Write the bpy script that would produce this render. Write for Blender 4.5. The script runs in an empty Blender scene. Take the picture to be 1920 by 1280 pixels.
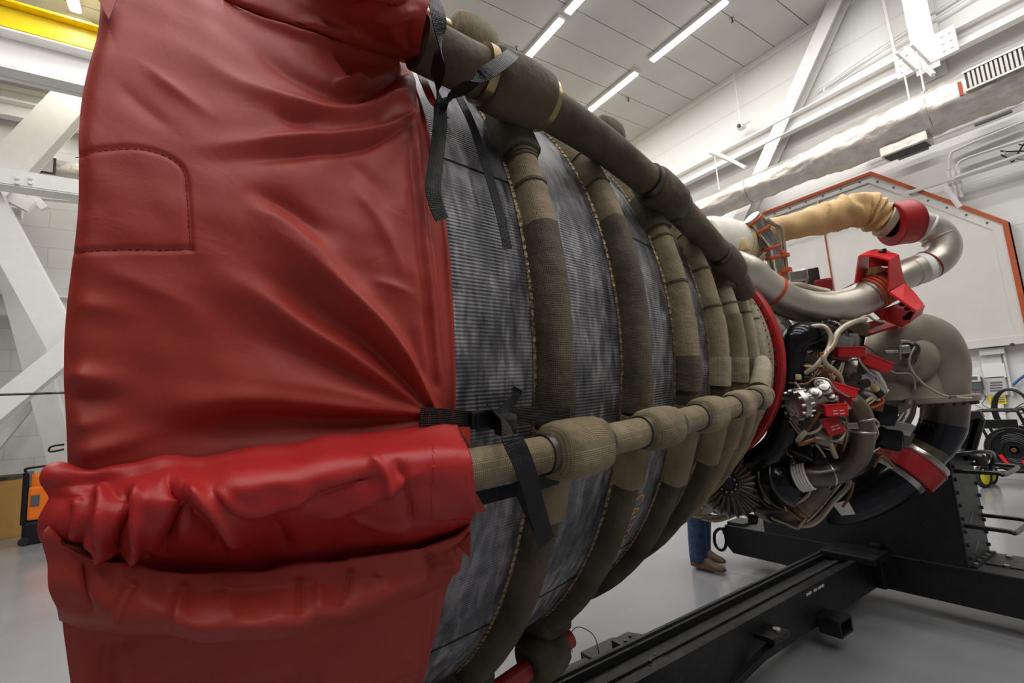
import bpy, bmesh, math, random
import numpy as np
from mathutils import Vector, Matrix

random.seed(7)
np.random.seed(7)
SC = bpy.context.scene
COL = SC.collection
RAD = math.radians

# ------------------------------------------------------------------ camera
CAM = np.array([0.0, 0.0, 1.55])
FPX = 896.0
_yaw, _pit, _rol = RAD(56.0), RAD(7.7), RAD(-4.0)
_f = np.array([math.cos(_pit) * math.cos(_yaw), math.cos(_pit) * math.sin(_yaw), math.sin(_pit)])
_r0 = np.array([math.sin(_yaw), -math.cos(_yaw), 0.0])
_u0 = np.cross(_r0, _f)
_r = _r0 * math.cos(_rol) + _u0 * math.sin(_rol)
_u = -_r0 * math.sin(_rol) + _u0 * math.cos(_rol)
cd = bpy.data.cameras.new('camera')
cam = bpy.data.objects.new('camera', cd)
COL.objects.link(cam)
cd.sensor_width = 36.0
cd.lens = 36.0 * FPX / 1920.0
cd.clip_start = 0.02
cam.matrix_world = Matrix(((_r[0], _u[0], -_f[0], CAM[0]), (_r[1], _u[1], -_f[1], CAM[1]),
                           (_r[2], _u[2], -_f[2], CAM[2]), (0, 0, 0, 1)))
SC.camera = cam

# ------------------------------------------------------------------ world and exposure
w = bpy.data.worlds.new('world')
SC.world = w
w.use_nodes = True
w.node_tree.nodes['Background'].inputs[0].default_value = (1, 1, 1, 1)
w.node_tree.nodes['Background'].inputs[1].default_value = 0.0
SC.view_settings.view_transform = 'Standard'
SC.view_settings.look = 'None'
SC.view_settings.exposure = 0.0
SC.view_settings.gamma = 1.0
SC.view_settings.use_curve_mapping = False

# room dimensions (metres; the camera stands at x=0, y=0; the engine axis runs along +x)
RX0, RX1, RY0, RY1, RH = -15.0, 9.93, -17.0, 12.5, 8.5
LIGHT_W = 40.0
LIGHT_COL = (1.0, 0.995, 0.975)
# strip lights run along y in rows; rows carry on out of frame, unseen ones near the camera added to top-light the engine
LIGHT_ROWS = [(7.80, [6.93, 4.83, 2.75, 0.65, -1.45, -3.55, 9.0, 11.1]),
              (5.46, [6.6, 4.75, 2.65, 0.55, -1.55, 8.9, 11.0]),
              (3.1, [10.7, 8.7, 6.6, 4.5, 2.4, 0.3, -1.8, -3.9, -6.0]), (0.7, [10.7, 8.7, 6.6, 4.5, 2.4, 0.3, -1.8, -3.9, -6.0]),
              (-1.7, [10.7, 8.7, 6.6, 4.5, 2.4, 0.3, -1.8, -3.9, -6.0]), (-4.1, [8.7, 6.6])]

# ------------------------------------------------------------------ placing helpers
AX_Y, AX_Z = 1.863, 1.74            # engine axis


def ray(px, py):
    return _f + _r * ((px - 960.0) / FPX) + _u * ((640.0 - py) / FPX)


def at(px, py, X=None, Y=None, Z=None):
    """point of the room seen at a picture position, at a known x, y or z"""
    d = ray(px, py)
    if X is not None:
        t = (X - CAM[0]) / d[0]
    elif Y is not None:
        t = (Y - CAM[1]) / d[1]
    else:
        t = (Z - CAM[2]) / d[2]
    return CAM + d * t


def onr(px, py, r):
    """near point of a cylinder of radius r round the engine axis -> (x, theta)"""
    d = ray(px, py)
    oy, oz = CAM[1] - AX_Y, CAM[2] - AX_Z
    a = d[1] ** 2 + d[2] ** 2
    b = 2 * (oy * d[1] + oz * d[2])
    c = oy * oy + oz * oz - r * r
    dd = b * b - 4 * a * c
    t = (-b - math.sqrt(max(dd, 0))) / (2 * a)
    p = CAM + d * t
    return p[0], math.atan2(p[2] - AX_Z, -(p[1] - AX_Y))


def cyl(x, r, th):
    return np.array([x, AX_Y - r * math.cos(th), AX_Z + r * math.sin(th)])


# ------------------------------------------------------------------ materials
MATS = {}


class NT:
    def __init__(s, name):
        s.m = bpy.data.materials.new(name)
        s.m.use_nodes = True
        s.t = s.m.node_tree
        s.b = s.t.nodes['Principled BSDF']

    def n(s, typ, **kw):
        nd = s.t.nodes.new(typ)
        for k, v in kw.items():
            if hasattr(nd, k):
                setattr(nd, k, v)
            else:
                nd.inputs[k.replace('_', ' ')].default_value = v
        return nd

    def l(s, a, b):
        s.t.links.new(a, b)


def srgb(r, g, b):
    def c(v):
        v /= 255.0
        return v / 12.92 if v <= 0.04045 else ((v + 0.055) / 1.055) ** 2.4
    return (c(r), c(g), c(b), 1.0)


def mat(name, col, rough=0.5, metal=0.0, var=0.0, vscale=8.0, bump=0.0, bscale=60.0, spec=0.5, col2=None, stretch=(1, 1, 1),
        detail=4.0, rvar=0.0, coat=0.0):
    """procedural material: noise-mixed colour, optional fine bump"""
    if name in MATS:
        return MATS[name]
    k = NT(name)
    k.b.inputs['Roughness'].default_value = rough
    k.b.inputs['Metallic'].default_value = metal
    k.b.inputs['Specular IOR Level'].default_value = spec
    k.b.inputs['Coat Weight'].default_value = coat
    tc = k.n('ShaderNodeTexCoord')
    mp = k.n('ShaderNodeMapping')
    mp.inputs['Scale'].default_value = stretch
    k.l(tc.outputs['Object'], mp.inputs['Vector'])
    nz = k.n('ShaderNodeTexNoise')
    nz.inputs['Scale'].default_value = vscale
    nz.inputs['Detail'].default_value = detail
    k.l(mp.outputs['Vector'], nz.inputs['Vector'])
    mx = k.n('ShaderNodeMix', data_type='RGBA')
    c2 = col2 if col2 else tuple(min(1, c * (1 - var)) for c in col[:3]) + (1,)
    c1 = col if col2 else tuple(min(1, c * (1 + var)) for c in col[:3]) + (1,)
    rp = k.n('ShaderNodeMapRange')
    rp.inputs[1].default_value = 0.32
    rp.inputs[2].default_value = 0.68
    k.l(nz.outputs['Fac'], rp.inputs[0])
    k.l(rp.outputs[0], mx.inputs['Factor'])
    mx.inputs['A'].default_value = c2
    mx.inputs['B'].default_value = c1
    k.l(mx.outputs['Result'], k.b.inputs['Base Color'])
    if rvar:
        rr = k.n('ShaderNodeMapRange')
        rr.inputs[1].default_value = 0.3
        rr.inputs[2].default_value = 0.7
        rr.inputs[3].default_value = max(0.02, rough - rvar)
        rr.inputs[4].default_value = min(1, rough + rvar)
        k.l(nz.outputs['Fac'], rr.inputs[0])
        k.l(rr.outputs[0], k.b.inputs['Roughness'])
    if bump:
        nb = k.n('ShaderNodeTexNoise')
        nb.inputs['Scale'].default_value = bscale
        nb.inputs['Detail'].default_value = 3
        k.l(mp.outputs['Vector'], nb.inputs['Vector'])
        bp = k.n('ShaderNodeBump')
        bp.inputs['Strength'].default_value = bump
        bp.inputs['Distance'].default_value = 0.01
        k.l(nb.outputs['Fac'], bp.inputs['Height'])
        k.l(bp.outputs['Normal'], k.b.inputs['Normal'])
    MATS[name] = k.m
    return k.m


def emit(name, col, s):
    k = NT(name)
    k.b.inputs['Base Color'].default_value = (0.8, 0.8, 0.8, 1)
    k.b.inputs['Emission Color'].default_value = col
    k.b.inputs['Emission Strength'].default_value = s
    MATS[name] = k.m
    return k.m


def nozzle_mat():
    """dark, worn steel skin of thin tubes that run along the bell"""
    k = NT('nozzle_steel')
    k.b.inputs['Metallic'].default_value = 0.55
    k.b.inputs['Roughness'].default_value = 0.5
    at_ = k.n('ShaderNodeAttribute', attribute_name='ring')      # (x, theta, 0)
    mp = k.n('ShaderNodeMapping')
    mp.inputs['Scale'].default_value = (1.0, 1.0, 1.0)
    k.l(at_.outputs['Vector'], mp.inputs['Vector'])
    sx = k.n('ShaderNodeSeparateXYZ')
    k.l(mp.outputs['Vector'], sx.inputs[0])
    # thin tubes
    mu = k.n('ShaderNodeMath', operation='MULTIPLY')
    mu.inputs[1].default_value = 900.0
    k.l(sx.outputs[1], mu.inputs[0])
    sn = k.n('ShaderNodeMath', operation='SINE')
    k.l(mu.outputs[0], sn.inputs[0])
    # worn patches
    n1 = k.n('ShaderNodeTexNoise')
    n1.inputs['Scale'].default_value = 5.0
    n1.inputs['Detail'].default_value = 6
    n1.inputs['Roughness'].default_value = 0.65
    k.l(mp.outputs['Vector'], n1.inputs['Vector'])
    m2 = k.n('ShaderNodeMapping')
    m2.inputs['Scale'].default_value = (9.0, 2.2, 1.0)
    k.l(at_.outputs['Vector'], m2.inputs['Vector'])
    n2 = k.n('ShaderNodeTexNoise')
    n2.inputs['Scale'].default_value = 6.0
    n2.inputs['Detail'].default_value = 8
    n2.inputs['Distortion'].default_value = 0.6
    k.l(m2.outputs['Vector'], n2.inputs['Vector'])
    ad = k.n('ShaderNodeMath', operation='ADD')
    k.l(n1.outputs['Fac'], ad.inputs[0])
    k.l(n2.outputs['Fac'], ad.inputs[1])
    cr = k.n('ShaderNodeValToRGB')
    e = cr.color_ramp.elements
    e[0].position = 0.36
    e[0].color = srgb(56, 57, 60)
    e[1].position = 0.66
    e[1].color = srgb(178, 176, 178)
    x = e.new(0.5)
    x.color = srgb(112, 111, 115)
    hv = k.n('ShaderNodeMath', operation='MULTIPLY')
    hv.inputs[1].default_value = 0.5
    k.l(ad.outputs[0], hv.inputs[0])
    k.l(hv.outputs[0], cr.inputs['Fac'])
    mx = k.n('ShaderNodeMix', data_type='RGBA', blend_type='MULTIPLY')
    mx.inputs['Factor'].default_value = 0.22
    sg = k.n('ShaderNodeMapRange')
    sg.inputs[1].default_value = -1
    sg.inputs[2].default_value = 1
    sg.inputs[3].default_value = 0.35
    k.l(sn.outputs[0], sg.inputs[0])
    k.l(cr.outputs[0], mx.inputs['A'])
    k.l(sg.outputs[0], mx.inputs['B'])
    k.l(mx.outputs['Result'], k.b.inputs['Base Color'])
    rr = k.n('ShaderNodeMapRange')
    rr.inputs[1].default_value = 0.35
    rr.inputs[2].default_value = 0.65
    rr.inputs[3].default_value = 0.36
    rr.inputs[4].default_value = 0.6
    k.l(n2.outputs['Fac'], rr.inputs[0])
    k.l(rr.outputs[0], k.b.inputs['Roughness'])
    bp = k.n('ShaderNodeBump')
    bp.inputs['Strength'].default_value = 0.35
    bp.inputs['Distance'].default_value = 0.0015
    k.l(sn.outputs[0], bp.inputs['Height'])
    k.l(bp.outputs['Normal'], k.b.inputs['Normal'])
    MATS['nozzle_steel'] = k.m
    return k.m


def weave(name, col, col2, scale=260.0, rough=0.75, strength=0.5, spec=0.4, vs=7.0):
    """coarse woven wrap on a swept part: uses the 'sweep' attribute (along, around) in metres"""
    k = NT(name)
    k.b.inputs['Roughness'].default_value = rough
    k.b.inputs['Specular IOR Level'].default_value = spec
    a = k.n('ShaderNodeAttribute', attribute_name='sweep')
    s = k.n('ShaderNodeSeparateXYZ')
    k.l(a.outputs['Vector'], s.inputs[0])
    outs = []
    for i in (0, 1):
        m = k.n('ShaderNodeMath', operation='MULTIPLY')
        m.inputs[1].default_value = scale * math.pi
        k.l(s.outputs[i], m.inputs[0])
        sn = k.n('ShaderNodeMath', operation='SINE')
        k.l(m.outputs[0], sn.inputs[0])
        ab = k.n('ShaderNodeMath', operation='ABSOLUTE')
        k.l(sn.outputs[0], ab.inputs[0])
        outs.append(ab)
    mn = k.n('ShaderNodeMath', operation='MULTIPLY')
    k.l(outs[0].outputs[0], mn.inputs[0])
    k.l(outs[1].outputs[0], mn.inputs[1])
    tc = k.n('ShaderNodeTexCoord')
    nz = k.n('ShaderNodeTexNoise')
    nz.inputs['Scale'].default_value = vs
    nz.inputs['Detail'].default_value = 6
    k.l(tc.outputs['Object'], nz.inputs['Vector'])
    rp = k.n('ShaderNodeMapRange')
    rp.inputs[1].default_value = 0.33
    rp.inputs[2].default_value = 0.67
    k.l(nz.outputs['Fac'], rp.inputs[0])
    mx = k.n('ShaderNodeMix', data_type='RGBA')
    mx.inputs['A'].default_value = col2
    mx.inputs['B'].default_value = col
    k.l(rp.outputs[0], mx.inputs['Factor'])
    m3 = k.n('ShaderNodeMix', data_type='RGBA', blend_type='MULTIPLY')
    m3.inputs['Factor'].default_value = 0.6
    k.l(mx.outputs['Result'], m3.inputs['A'])
    r2 = k.n('ShaderNodeMapRange')
    r2.inputs[2].default_value = 0.6
    r2.inputs[3].default_value = 0.25
    k.l(mn.outputs[0], r2.inputs[0])
    k.l(r2.outputs[0], m3.inputs['B'])
    k.l(m3.outputs['Result'], k.b.inputs['Base Color'])
    bp = k.n('ShaderNodeBump')
    bp.inputs['Strength'].default_value = strength
    bp.inputs['Distance'].default_value = 0.002
    k.l(mn.outputs[0], bp.inputs['Height'])
    b2 = k.n('ShaderNodeBump')
    b2.inputs['Strength'].default_value = 0.4
    b2.inputs['Distance'].default_value = 0.02
    nz2 = k.n('ShaderNodeTexNoise')
    nz2.inputs['Scale'].default_value = 25
    k.l(tc.outputs['Object'], nz2.inputs['Vector'])
    k.l(nz2.outputs['Fac'], b2.inputs['Height'])
    k.l(bp.outputs['Normal'], b2.inputs['Normal'])
    k.l(b2.outputs['Normal'], k.b.inputs['Normal'])
    MATS[name] = k.m
    return k.m


def block_wall(name, col, bw, bh, mortar, sx=(1, 1, 1), rot=None, strength=0.35):
    """painted block wall: faint recessed courses"""
    k = NT(name)
    k.b.inputs['Roughness'].default_value = 0.55
    tc = k.n('ShaderNodeTexCoord')
    mp = k.n('ShaderNodeMapping')
    if rot:
        mp.inputs['Rotation'].default_value = rot
    k.l(tc.outputs['Object'], mp.inputs['Vector'])
    br = k.n('ShaderNodeTexBrick')
    br.inputs['Scale'].default_value = 1.0
    br.inputs['Brick Width'].default_value = bw
    br.inputs['Row Height'].default_value = bh
    br.inputs['Mortar Size'].default_value = mortar
    br.inputs['Mortar Smooth'].default_value = 0.3
    br.inputs['Color1'].default_value = col
    br.inputs['Color2'].default_value = tuple(c * 0.97 for c in col[:3]) + (1,)
    br.inputs['Mortar'].default_value = tuple(c * 0.86 for c in col[:3]) + (1,)
    k.l(mp.outputs['Vector'], br.inputs['Vector'])
    k.l(br.outputs['Color'], k.b.inputs['Base Color'])
    bp = k.n('ShaderNodeBump')
    bp.inputs['Strength'].default_value = strength
    bp.inputs['Distance'].default_value = 0.01
    bp.invert = True
    k.l(br.outputs['Fac'], bp.inputs['Height'])
    k.l(bp.outputs['Normal'], k.b.inputs['Normal'])
    MATS[name] = k.m
    return k.m


def vinyl(name, col, col2, rough=0.42):
    k = NT(name)
    k.b.inputs['Roughness'].default_value = rough
    k.b.inputs['Specular IOR Level'].default_value = 0.34
    tc = k.n('ShaderNodeTexCoord')
    nz = k.n('ShaderNodeTexNoise')
    nz.inputs['Scale'].default_value = 3.0
    nz.inputs['Detail'].default_value = 5
    k.l(tc.outputs['Object'], nz.inputs['Vector'])
    mx = k.n('ShaderNodeMix', data_type='RGBA')
    mx.inputs['A'].default_value = col2
    mx.inputs['B'].default_value = col
    k.l(nz.outputs['Fac'], mx.inputs['Factor'])
    k.l(mx.outputs['Result'], k.b.inputs['Base Color'])
    n2 = k.n('ShaderNodeTexNoise')
    n2.inputs['Scale'].default_value = 900.0
    n2.inputs['Detail'].default_value = 1
    k.l(tc.outputs['Object'], n2.inputs['Vector'])
    n3 = k.n('ShaderNodeTexNoise')
    n3.inputs['Scale'].default_value = 14.0
    n3.inputs['Detail'].default_value = 4
    n3.inputs['Distortion'].default_value = 1.2
    k.l(tc.outputs['Object'], n3.inputs['Vector'])
    b1 = k.n('ShaderNodeBump')
    b1.inputs['Strength'].default_value = 0.18
    b1.inputs['Distance'].default_value = 0.001
    k.l(n2.outputs['Fac'], b1.inputs['Height'])
    b2 = k.n('ShaderNodeBump')
    b2.inputs['Strength'].default_value = 0.16
    b2.inputs['Distance'].default_value = 0.01
    k.l(n3.outputs['Fac'], b2.inputs['Height'])
    k.l(b1.outputs['Normal'], b2.inputs['Normal'])
    k.l(b2.outputs['Normal'], k.b.inputs['Normal'])
    MATS[name] = k.m
    return k.m


nozzle_mat()
weave('olive_wrap', srgb(170, 153, 121), srgb(122, 107, 79))
weave('dark_wrap', srgb(106, 95, 75), srgb(64, 57, 43))
weave('pale_wrap', srgb(188, 176, 150), srgb(150, 138, 112))
weave('smooth_wrap', srgb(112, 99, 78), srgb(80, 69, 53), scale=420, strength=0.25)
weave('webbing', srgb(27, 27, 29), srgb(15, 15, 17), scale=330, rough=0.55, strength=0.7)
vinyl('red_vinyl', srgb(168, 58, 46), srgb(154, 49, 40), 0.54)
vinyl('red_vinyl_gloss', srgb(178, 44, 42), srgb(164, 36, 36), 0.40)
mat('thread', srgb(96, 26, 22), 0.8)
block_wall('wall_block_x', srgb(230, 229, 226), 0.81, 0.405, 0.012, rot=(RAD(90), 0, RAD(90)))
block_wall('wall_block_y', srgb(228, 227, 223), 0.81, 0.405, 0.012, rot=(RAD(90), 0, 0))
mat('wall_white', srgb(226, 222, 217), 0.6, var=0.02)
mat('ceiling_white', srgb(198, 196, 192), 0.7, var=0.03, vscale=1.5)
mat('joint_grey', srgb(150, 148, 145), 0.8)
mat('floor_grey', srgb(130, 130, 133), 0.2, var=0.05, vscale=1.2, spec=0.85, rvar=0.06)
mat('steel_white', srgb(234, 232, 229), 0.4, var=0.02)
mat('crane_yellow', srgb(232, 202, 24), 0.4, var=0.04)
mat('black_paint', srgb(17, 17, 19), 0.5, var=0.15, vscale=30, bump=0.12, bscale=150, rvar=0.1)
mat('black_worn', srgb(40, 40, 42), 0.55, var=0.35, vscale=14, bump=0.15, bscale=120)
mat('black_satin', srgb(18, 18, 20), 0.3)
mat('rubber', srgb(20, 20, 20), 0.7)
mat('red_paint', srgb(176, 24, 28), 0.42, var=0.08, vscale=12)
mat('red_ring_paint', srgb(158, 20, 24), 0.4, var=0.08, vscale=12)
mat('red_tube', srgb(142, 30, 36), 0.4, var=0.1, vscale=12)
mat('bright_red', srgb(214, 26, 34), 0.45, var=0.05)
mat('titanium', srgb(196, 188, 176), 0.38, metal=0.75, var=0.14, vscale=5, rvar=0.08, bump=0.06, bscale=40)
mat('steel', srgb(176, 172, 166), 0.3, metal=0.9, var=0.2, vscale=9, rvar=0.1)
mat('bright_steel', srgb(172, 167, 160), 0.3, metal=0.95, var=0.1, vscale=12, rvar=0.08)
mat('dark_steel', srgb(84, 80, 76), 0.35, metal=0.8, var=0.3, vscale=10, rvar=0.1)
mat('cast_grey', srgb(142, 130, 116), 0.55, metal=0.35, var=0.16, vscale=7, bump=0.25, bscale=220)
mat('heat_steel', srgb(120, 104, 84), 0.35, metal=0.85, var=0.25, vscale=6, col2=srgb(84, 82, 84), rvar=0.1)
mat('black_metal', srgb(34, 34, 38), 0.16, metal=0.6, var=0.2, vscale=8)
mat('copper', srgb(124, 84, 60), 0.4, metal=0.7, var=0.25, vscale=20)
mat('orange_clamp', srgb(196, 84, 48), 0.5, var=0.12, vscale=20)
mat('orange_trim', srgb(176, 78, 34), 0.55, var=0.12, vscale=8)
mat('tube_cream', srgb(176, 164, 144), 0.4, metal=0.3, var=0.1, vscale=16)
mat('foam_white', srgb(238, 232, 220), 0.7, var=0.06, vscale=9, bump=0.35, bscale=30)
mat('foam_yellow', srgb(206, 186, 138), 0.75, var=0.15, vscale=18, bump=0.4, bscale=40)
mat('kraft_paper', srgb(206, 168, 114), 0.6, var=0.12, vscale=6, bump=0.15, bscale=30)
mat('gold_foil', srgb(140, 124, 98), 0.45, metal=0.6, var=0.5, vscale=60, bump=0.6, bscale=90)
mat('brass', srgb(150, 132, 96), 0.34, metal=0.9, var=0.15, vscale=20)
mat('duct_foil', srgb(206, 198, 190), 0.42, metal=0.8, var=0.12, vscale=5, bump=0.7, bscale=14, detail=8)
mat('panel_white', srgb(212, 208, 202), 0.5, var=0.03, vscale=3)
mat('jeans', srgb(46, 66, 98), 0.85, var=0.3, vscale=25, bump=0.5, bscale=30)
mat('boot_leather', srgb(88, 66, 46), 0.65, var=0.25, vscale=18)
mat('boot_sole', srgb(150, 108, 66), 0.7)
mat('shirt', srgb(196, 192, 150), 0.8, var=0.08)
mat('skin', srgb(196, 150, 124), 0.55, var=0.05)
mat('hair', srgb(60, 44, 32), 0.7)
mat('fibre_drum', srgb(168, 128, 62), 0.6, var=0.1, vscale=5)
mat('orange_plastic', srgb(238, 118, 24), 0.45, var=0.04)
mat('yellow_plastic', srgb(226, 216, 30), 0.45)
mat('yellow_paper', srgb(232, 208, 40), 0.6)
mat('paper', srgb(238, 236, 234), 0.6)
mat('paper_grey', srgb(196, 192, 192), 0.6)
mat('ink', srgb(110, 108, 112), 0.7)
mat('caution_paint', srgb(226, 164, 84), 0.6, var=0.2, vscale=60)
mat('stencil_white', srgb(210, 210, 208), 0.6)
mat('cable_black', srgb(16, 16, 17), 0.5)
mat('cable_blue', srgb(50, 90, 150), 0.5)
mat('lcd', srgb(96, 108, 96), 0.25)
mat('device_grey', srgb(84, 86, 88), 0.5)
mat('plastic_white', srgb(224, 222, 218), 0.4)
mat('grille_dark', srgb(60, 58, 56), 0.6)
emit('lamp_diffuser', (1.0, 0.97, 0.93, 1), 6.0)
M = MATS


# ------------------------------------------------------------------ mesh builder
class MB:
    def __init__(s):
        s.v, s.f, s.a = [], [], {}

    def add(s, verts, faces, attr=None):
        o = len(s.v)
        s.v.extend([tuple(map(float, p)) for p in verts])
        s.f.extend([tuple(i + o for i in fc) for fc in faces])
        if attr is not None:
            for i, a in enumerate(attr):
                s.a[o + i] = a
        return s

    def box(s, c, size, rot=None, bev=0.0):
        hx, hy, hz = [d / 2 for d in size]
        bm = bmesh.new()
        bmesh.ops.create_cube(bm, size=1.0)
        bmesh.ops.scale(bm, verts=bm.verts, vec=size)
        if bev > 0:
            bmesh.ops.bevel(bm, geom=list(bm.edges), offset=min(bev, 0.45 * min(size)), segments=2, affect='EDGES', profile=0.6)
        mt = Matrix.Translation(Vector(c))
        if rot is not None:
            mt = mt @ (rot if isinstance(rot, Matrix) else Matrix.Rotation(rot, 4, 'Z'))
        bmesh.ops.transform(bm, matrix=mt, verts=bm.verts)
        bm.verts.index_update()
        s.add([v.co[:] for v in bm.verts], [[v.index for v in fc.verts] for fc in bm.faces])
        bm.free()
        return s

    def bar(s, a, b, wd, ht, up=(0, 0, 1), bev=0.0):
        """box beam from a to b, width across, height along up"""
        a, b = np.array(a, float), np.array(b, float)
        t = b - a
        L = np.linalg.norm(t)
        t /= L
        up = np.array(up, float)
        sd = np.cross(up, t)
        sd /= np.linalg.norm(sd)
        u2 = np.cross(t, sd)
        mt = Matrix(((t[0], sd[0], u2[0], 0), (t[1], sd[1], u2[1], 0), (t[2], sd[2], u2[2], 0), (0, 0, 0, 1)))
        return s.box((a + b) / 2, (L, wd, ht), mt, bev)

    def tube(s, pts, rad, n=14, cap=True, smooth=0, sq=None):
        """swept round tube; rad number or list; smooth = catmull-rom subdivisions"""
        pts = [np.array(p, float) for p in pts]
        rs = list(rad) if hasattr(rad, '__len__') else [rad] * len(pts)
        if smooth and len(pts) > 2:
            P, Q = [], []
            for i in range(len(pts) - 1):
                p0, p1, p2, p3 = pts[max(i - 1, 0)], pts[i], pts[i + 1], pts[min(i + 2, len(pts) - 1)]
                for j in range(smooth):
                    t = j / smooth
                    P.append(0.5 * (2 * p1 + (p2 - p0) * t + (2 * p0 - 5 * p1 + 4 * p2 - p3) * t * t + (3 * p1 - p0 - 3 * p2 + p3) * t ** 3))
                    Q.append(rs[i] + (rs[i + 1] - rs[i]) * t)
            P.append(pts[-1])
            Q.append(rs[-1])
            pts, rs = P, Q
        m = len(pts)
        tg = []
        for i in range(m):
            d = pts[min(i + 1, m - 1)] - pts[max(i - 1, 0)]
            tg.append(d / (np.linalg.norm(d) + 1e-12))
        nrm = np.cross(tg[0], [0, 0, 1.0])
        if np.linalg.norm(nrm) < 1e-3:
            nrm = np.cross(tg[0], [0, 1.0, 0])
        nrm /= np.linalg.norm(nrm)
        vs, at_, L = [], [], 0.0
        for i in range(m):
            if i:
                L += np.linalg.norm(pts[i] - pts[i - 1])
            nrm = nrm - tg[i] * np.dot(nrm, tg[i])
            nrm /= np.linalg.norm(nrm)
            bn = np.cross(tg[i], nrm)
            for k in range(n):
                a = 2 * math.pi * k / n
                c_, s_ = math.cos(a), math.sin(a)
                if sq:
                    q = (abs(c_) ** sq + abs(s_) ** sq) ** (-1.0 / sq)
                    c_, s_ = c_ * q, s_ * q
                vs.append(pts[i] + (nrm * c_ + bn * s_) * rs[i])
                at_.append((L, a * rs[i], 0))
        fs = []
        for i in range(m - 1):
            for k in range(n):
                k2 = (k + 1) % n
                fs.append((i * n + k, (i + 1) * n + k, (i + 1) * n + k2, i * n + k2))
        if cap:
            fs.append(tuple(range(n)))
            fs.append(tuple((m - 1) * n + k for k in reversed(range(n))))
        return s.add(vs, fs, at_)

    def lathe(s, o, ax, prof, n=28, a0=0.0, a1=2 * math.pi, ref=None):
        """profile [(along, radius)] turned round the axis ax through o"""
        o = np.array(o, float)
        ax = np.array(ax, float)
        ax /= np.linalg.norm(ax)
        u = np.cross(ax, ref if ref is not None else ([0, 0, 1.0] if abs(ax[2]) < 0.9 else [1.0, 0, 0]))
        u /= np.linalg.norm(u)
        v = np.cross(ax, u)
        full = abs(a1 - a0 - 2 * math.pi) < 1e-6
        cnt = n if full else n + 1
        vs, fs, at_ = [], [], []
        L = 0
        for i, (h, r) in enumerate(prof):
            if i:
                L += math.hypot(h - prof[i - 1][0], r - prof[i - 1][1])
            for k in range(cnt):
                a = a0 + (a1 - a0) * k / n
                vs.append(o + ax * h + (u * math.cos(a) + v * math.sin(a)) * max(r, 1e-5))
                at_.append((L, a * r, 0))
        for i in range(len(prof) - 1):
            for k in range(n):
                k2 = (k + 1) % cnt
                fs.append((i * cnt + k, i * cnt + k2, (i + 1) * cnt + k2, (i + 1) * cnt + k))
        return s.add(vs, fs, at_)

    def disc(s, a, b, r, n=20):
        a, b = np.array(a, float), np.array(b, float)
        L = np.linalg.norm(b - a)
        e = min(r, L) * 0.08
        return s.lathe(a, b - a, [(0, 0), (0, r - e), (e, r), (L - e, r), (L, r - e), (L, 0)], n)

    def prism(s, poly, off):
        """flat polygon (3d points) thickened by the vector off"""
        n = len(poly)
        p = [np.array(q, float) for q in poly]
        off = np.array(off, float)
        vs = p + [q + off for q in p]
        fs = [tuple(range(n)), tuple(range(2 * n - 1, n - 1, -1))]
        for i in range(n):
            j = (i + 1) % n
            fs.append((i, i + n, j + n, j))
        return s.add(vs, fs)

    def ribbon(s, pts, nrms, wd, th, smooth=6, ends=None):
        """flat webbing along pts, facing nrms"""
        pts = [np.array(p, float) for p in pts]
        nr = [np.array(q, float) / np.linalg.norm(q) for q in nrms]
        P, Q = [], []
        for i in range(len(pts) - 1):
            p0, p1, p2, p3 = pts[max(i - 1, 0)], pts[i], pts[i + 1], pts[min(i + 2, len(pts) - 1)]
            for j in range(smooth):
                t = j / smooth
                P.append(0.5 * (2 * p1 + (p2 - p0) * t + (2 * p0 - 5 * p1 + 4 * p2 - p3) * t * t + (3 * p1 - p0 - 3 * p2 + p3) * t ** 3))
                q = nr[i] * (1 - t) + nr[i + 1] * t
                Q.append(q / np.linalg.norm(q))
        P.append(pts[-1])
        Q.append(nr[-1])
        vs, at_, L = [], [], 0
        for i, p in enumerate(P):
            t = P[min(i + 1, len(P) - 1)] - P[max(i - 1, 0)]
            t /= np.linalg.norm(t)
            sd = np.cross(t, Q[i])
            sd /= np.linalg.norm(sd)
            q = np.cross(sd, t)
            if i:
                L += np.linalg.norm(p - P[i - 1])
            for a, b in ((-1, 1), (1, 1), (1, -1), (-1, -1)):
                vs.append(p + sd * wd * 0.5 * a + q * th * 0.5 * b)
                at_.append((L, wd * 0.5 * a, 0))
        fs = []
        for i in range(len(P) - 1):
            for k in range(4):
                k2 = (k + 1) % 4
                fs.append((i * 4 + k, (i + 1) * 4 + k, (i + 1) * 4 + k2, i * 4 + k2))
        m = len(P) - 1
        fs += [(0, 1, 2, 3), (m * 4 + 3, m * 4 + 2, m * 4 + 1, m * 4)]
        return s.add(vs, fs, at_)

    def build(s, name, material, parent=None, smooth=False, base=None):
        me = bpy.data.meshes.new(name)
        v = np.array(s.v, float)
        base = np.zeros(3) if base is None else np.array(base, float)
        me.from_pydata([tuple(p) for p in v - base], [], s.f)
        me.validate()
        if s.a and len(s.a) == len(s.v):
            at_ = me.attributes.new('sweep', 'FLOAT_VECTOR', 'POINT')
            at_.data.foreach_set('vector', np.array([s.a[i] for i in range(len(s.v))], np.float32).ravel())
        bm = bmesh.new()
        bm.from_mesh(me)
        bmesh.ops.recalc_face_normals(bm, faces=bm.faces)
        bm.to_mesh(me)
        bm.free()
        if smooth:
            me.polygons.foreach_set('use_smooth', [True] * len(me.polygons))
            me.set_sharp_from_angle(angle=RAD(smooth if smooth > 1 else 40))
        me.materials.append(material if not isinstance(material, str) else MATS[material])
        o = bpy.data.objects.new(name, me)
        COL.objects.link(o)
        o.location = base
        if parent is not None:
            setp(o, parent)
        return o


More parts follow.
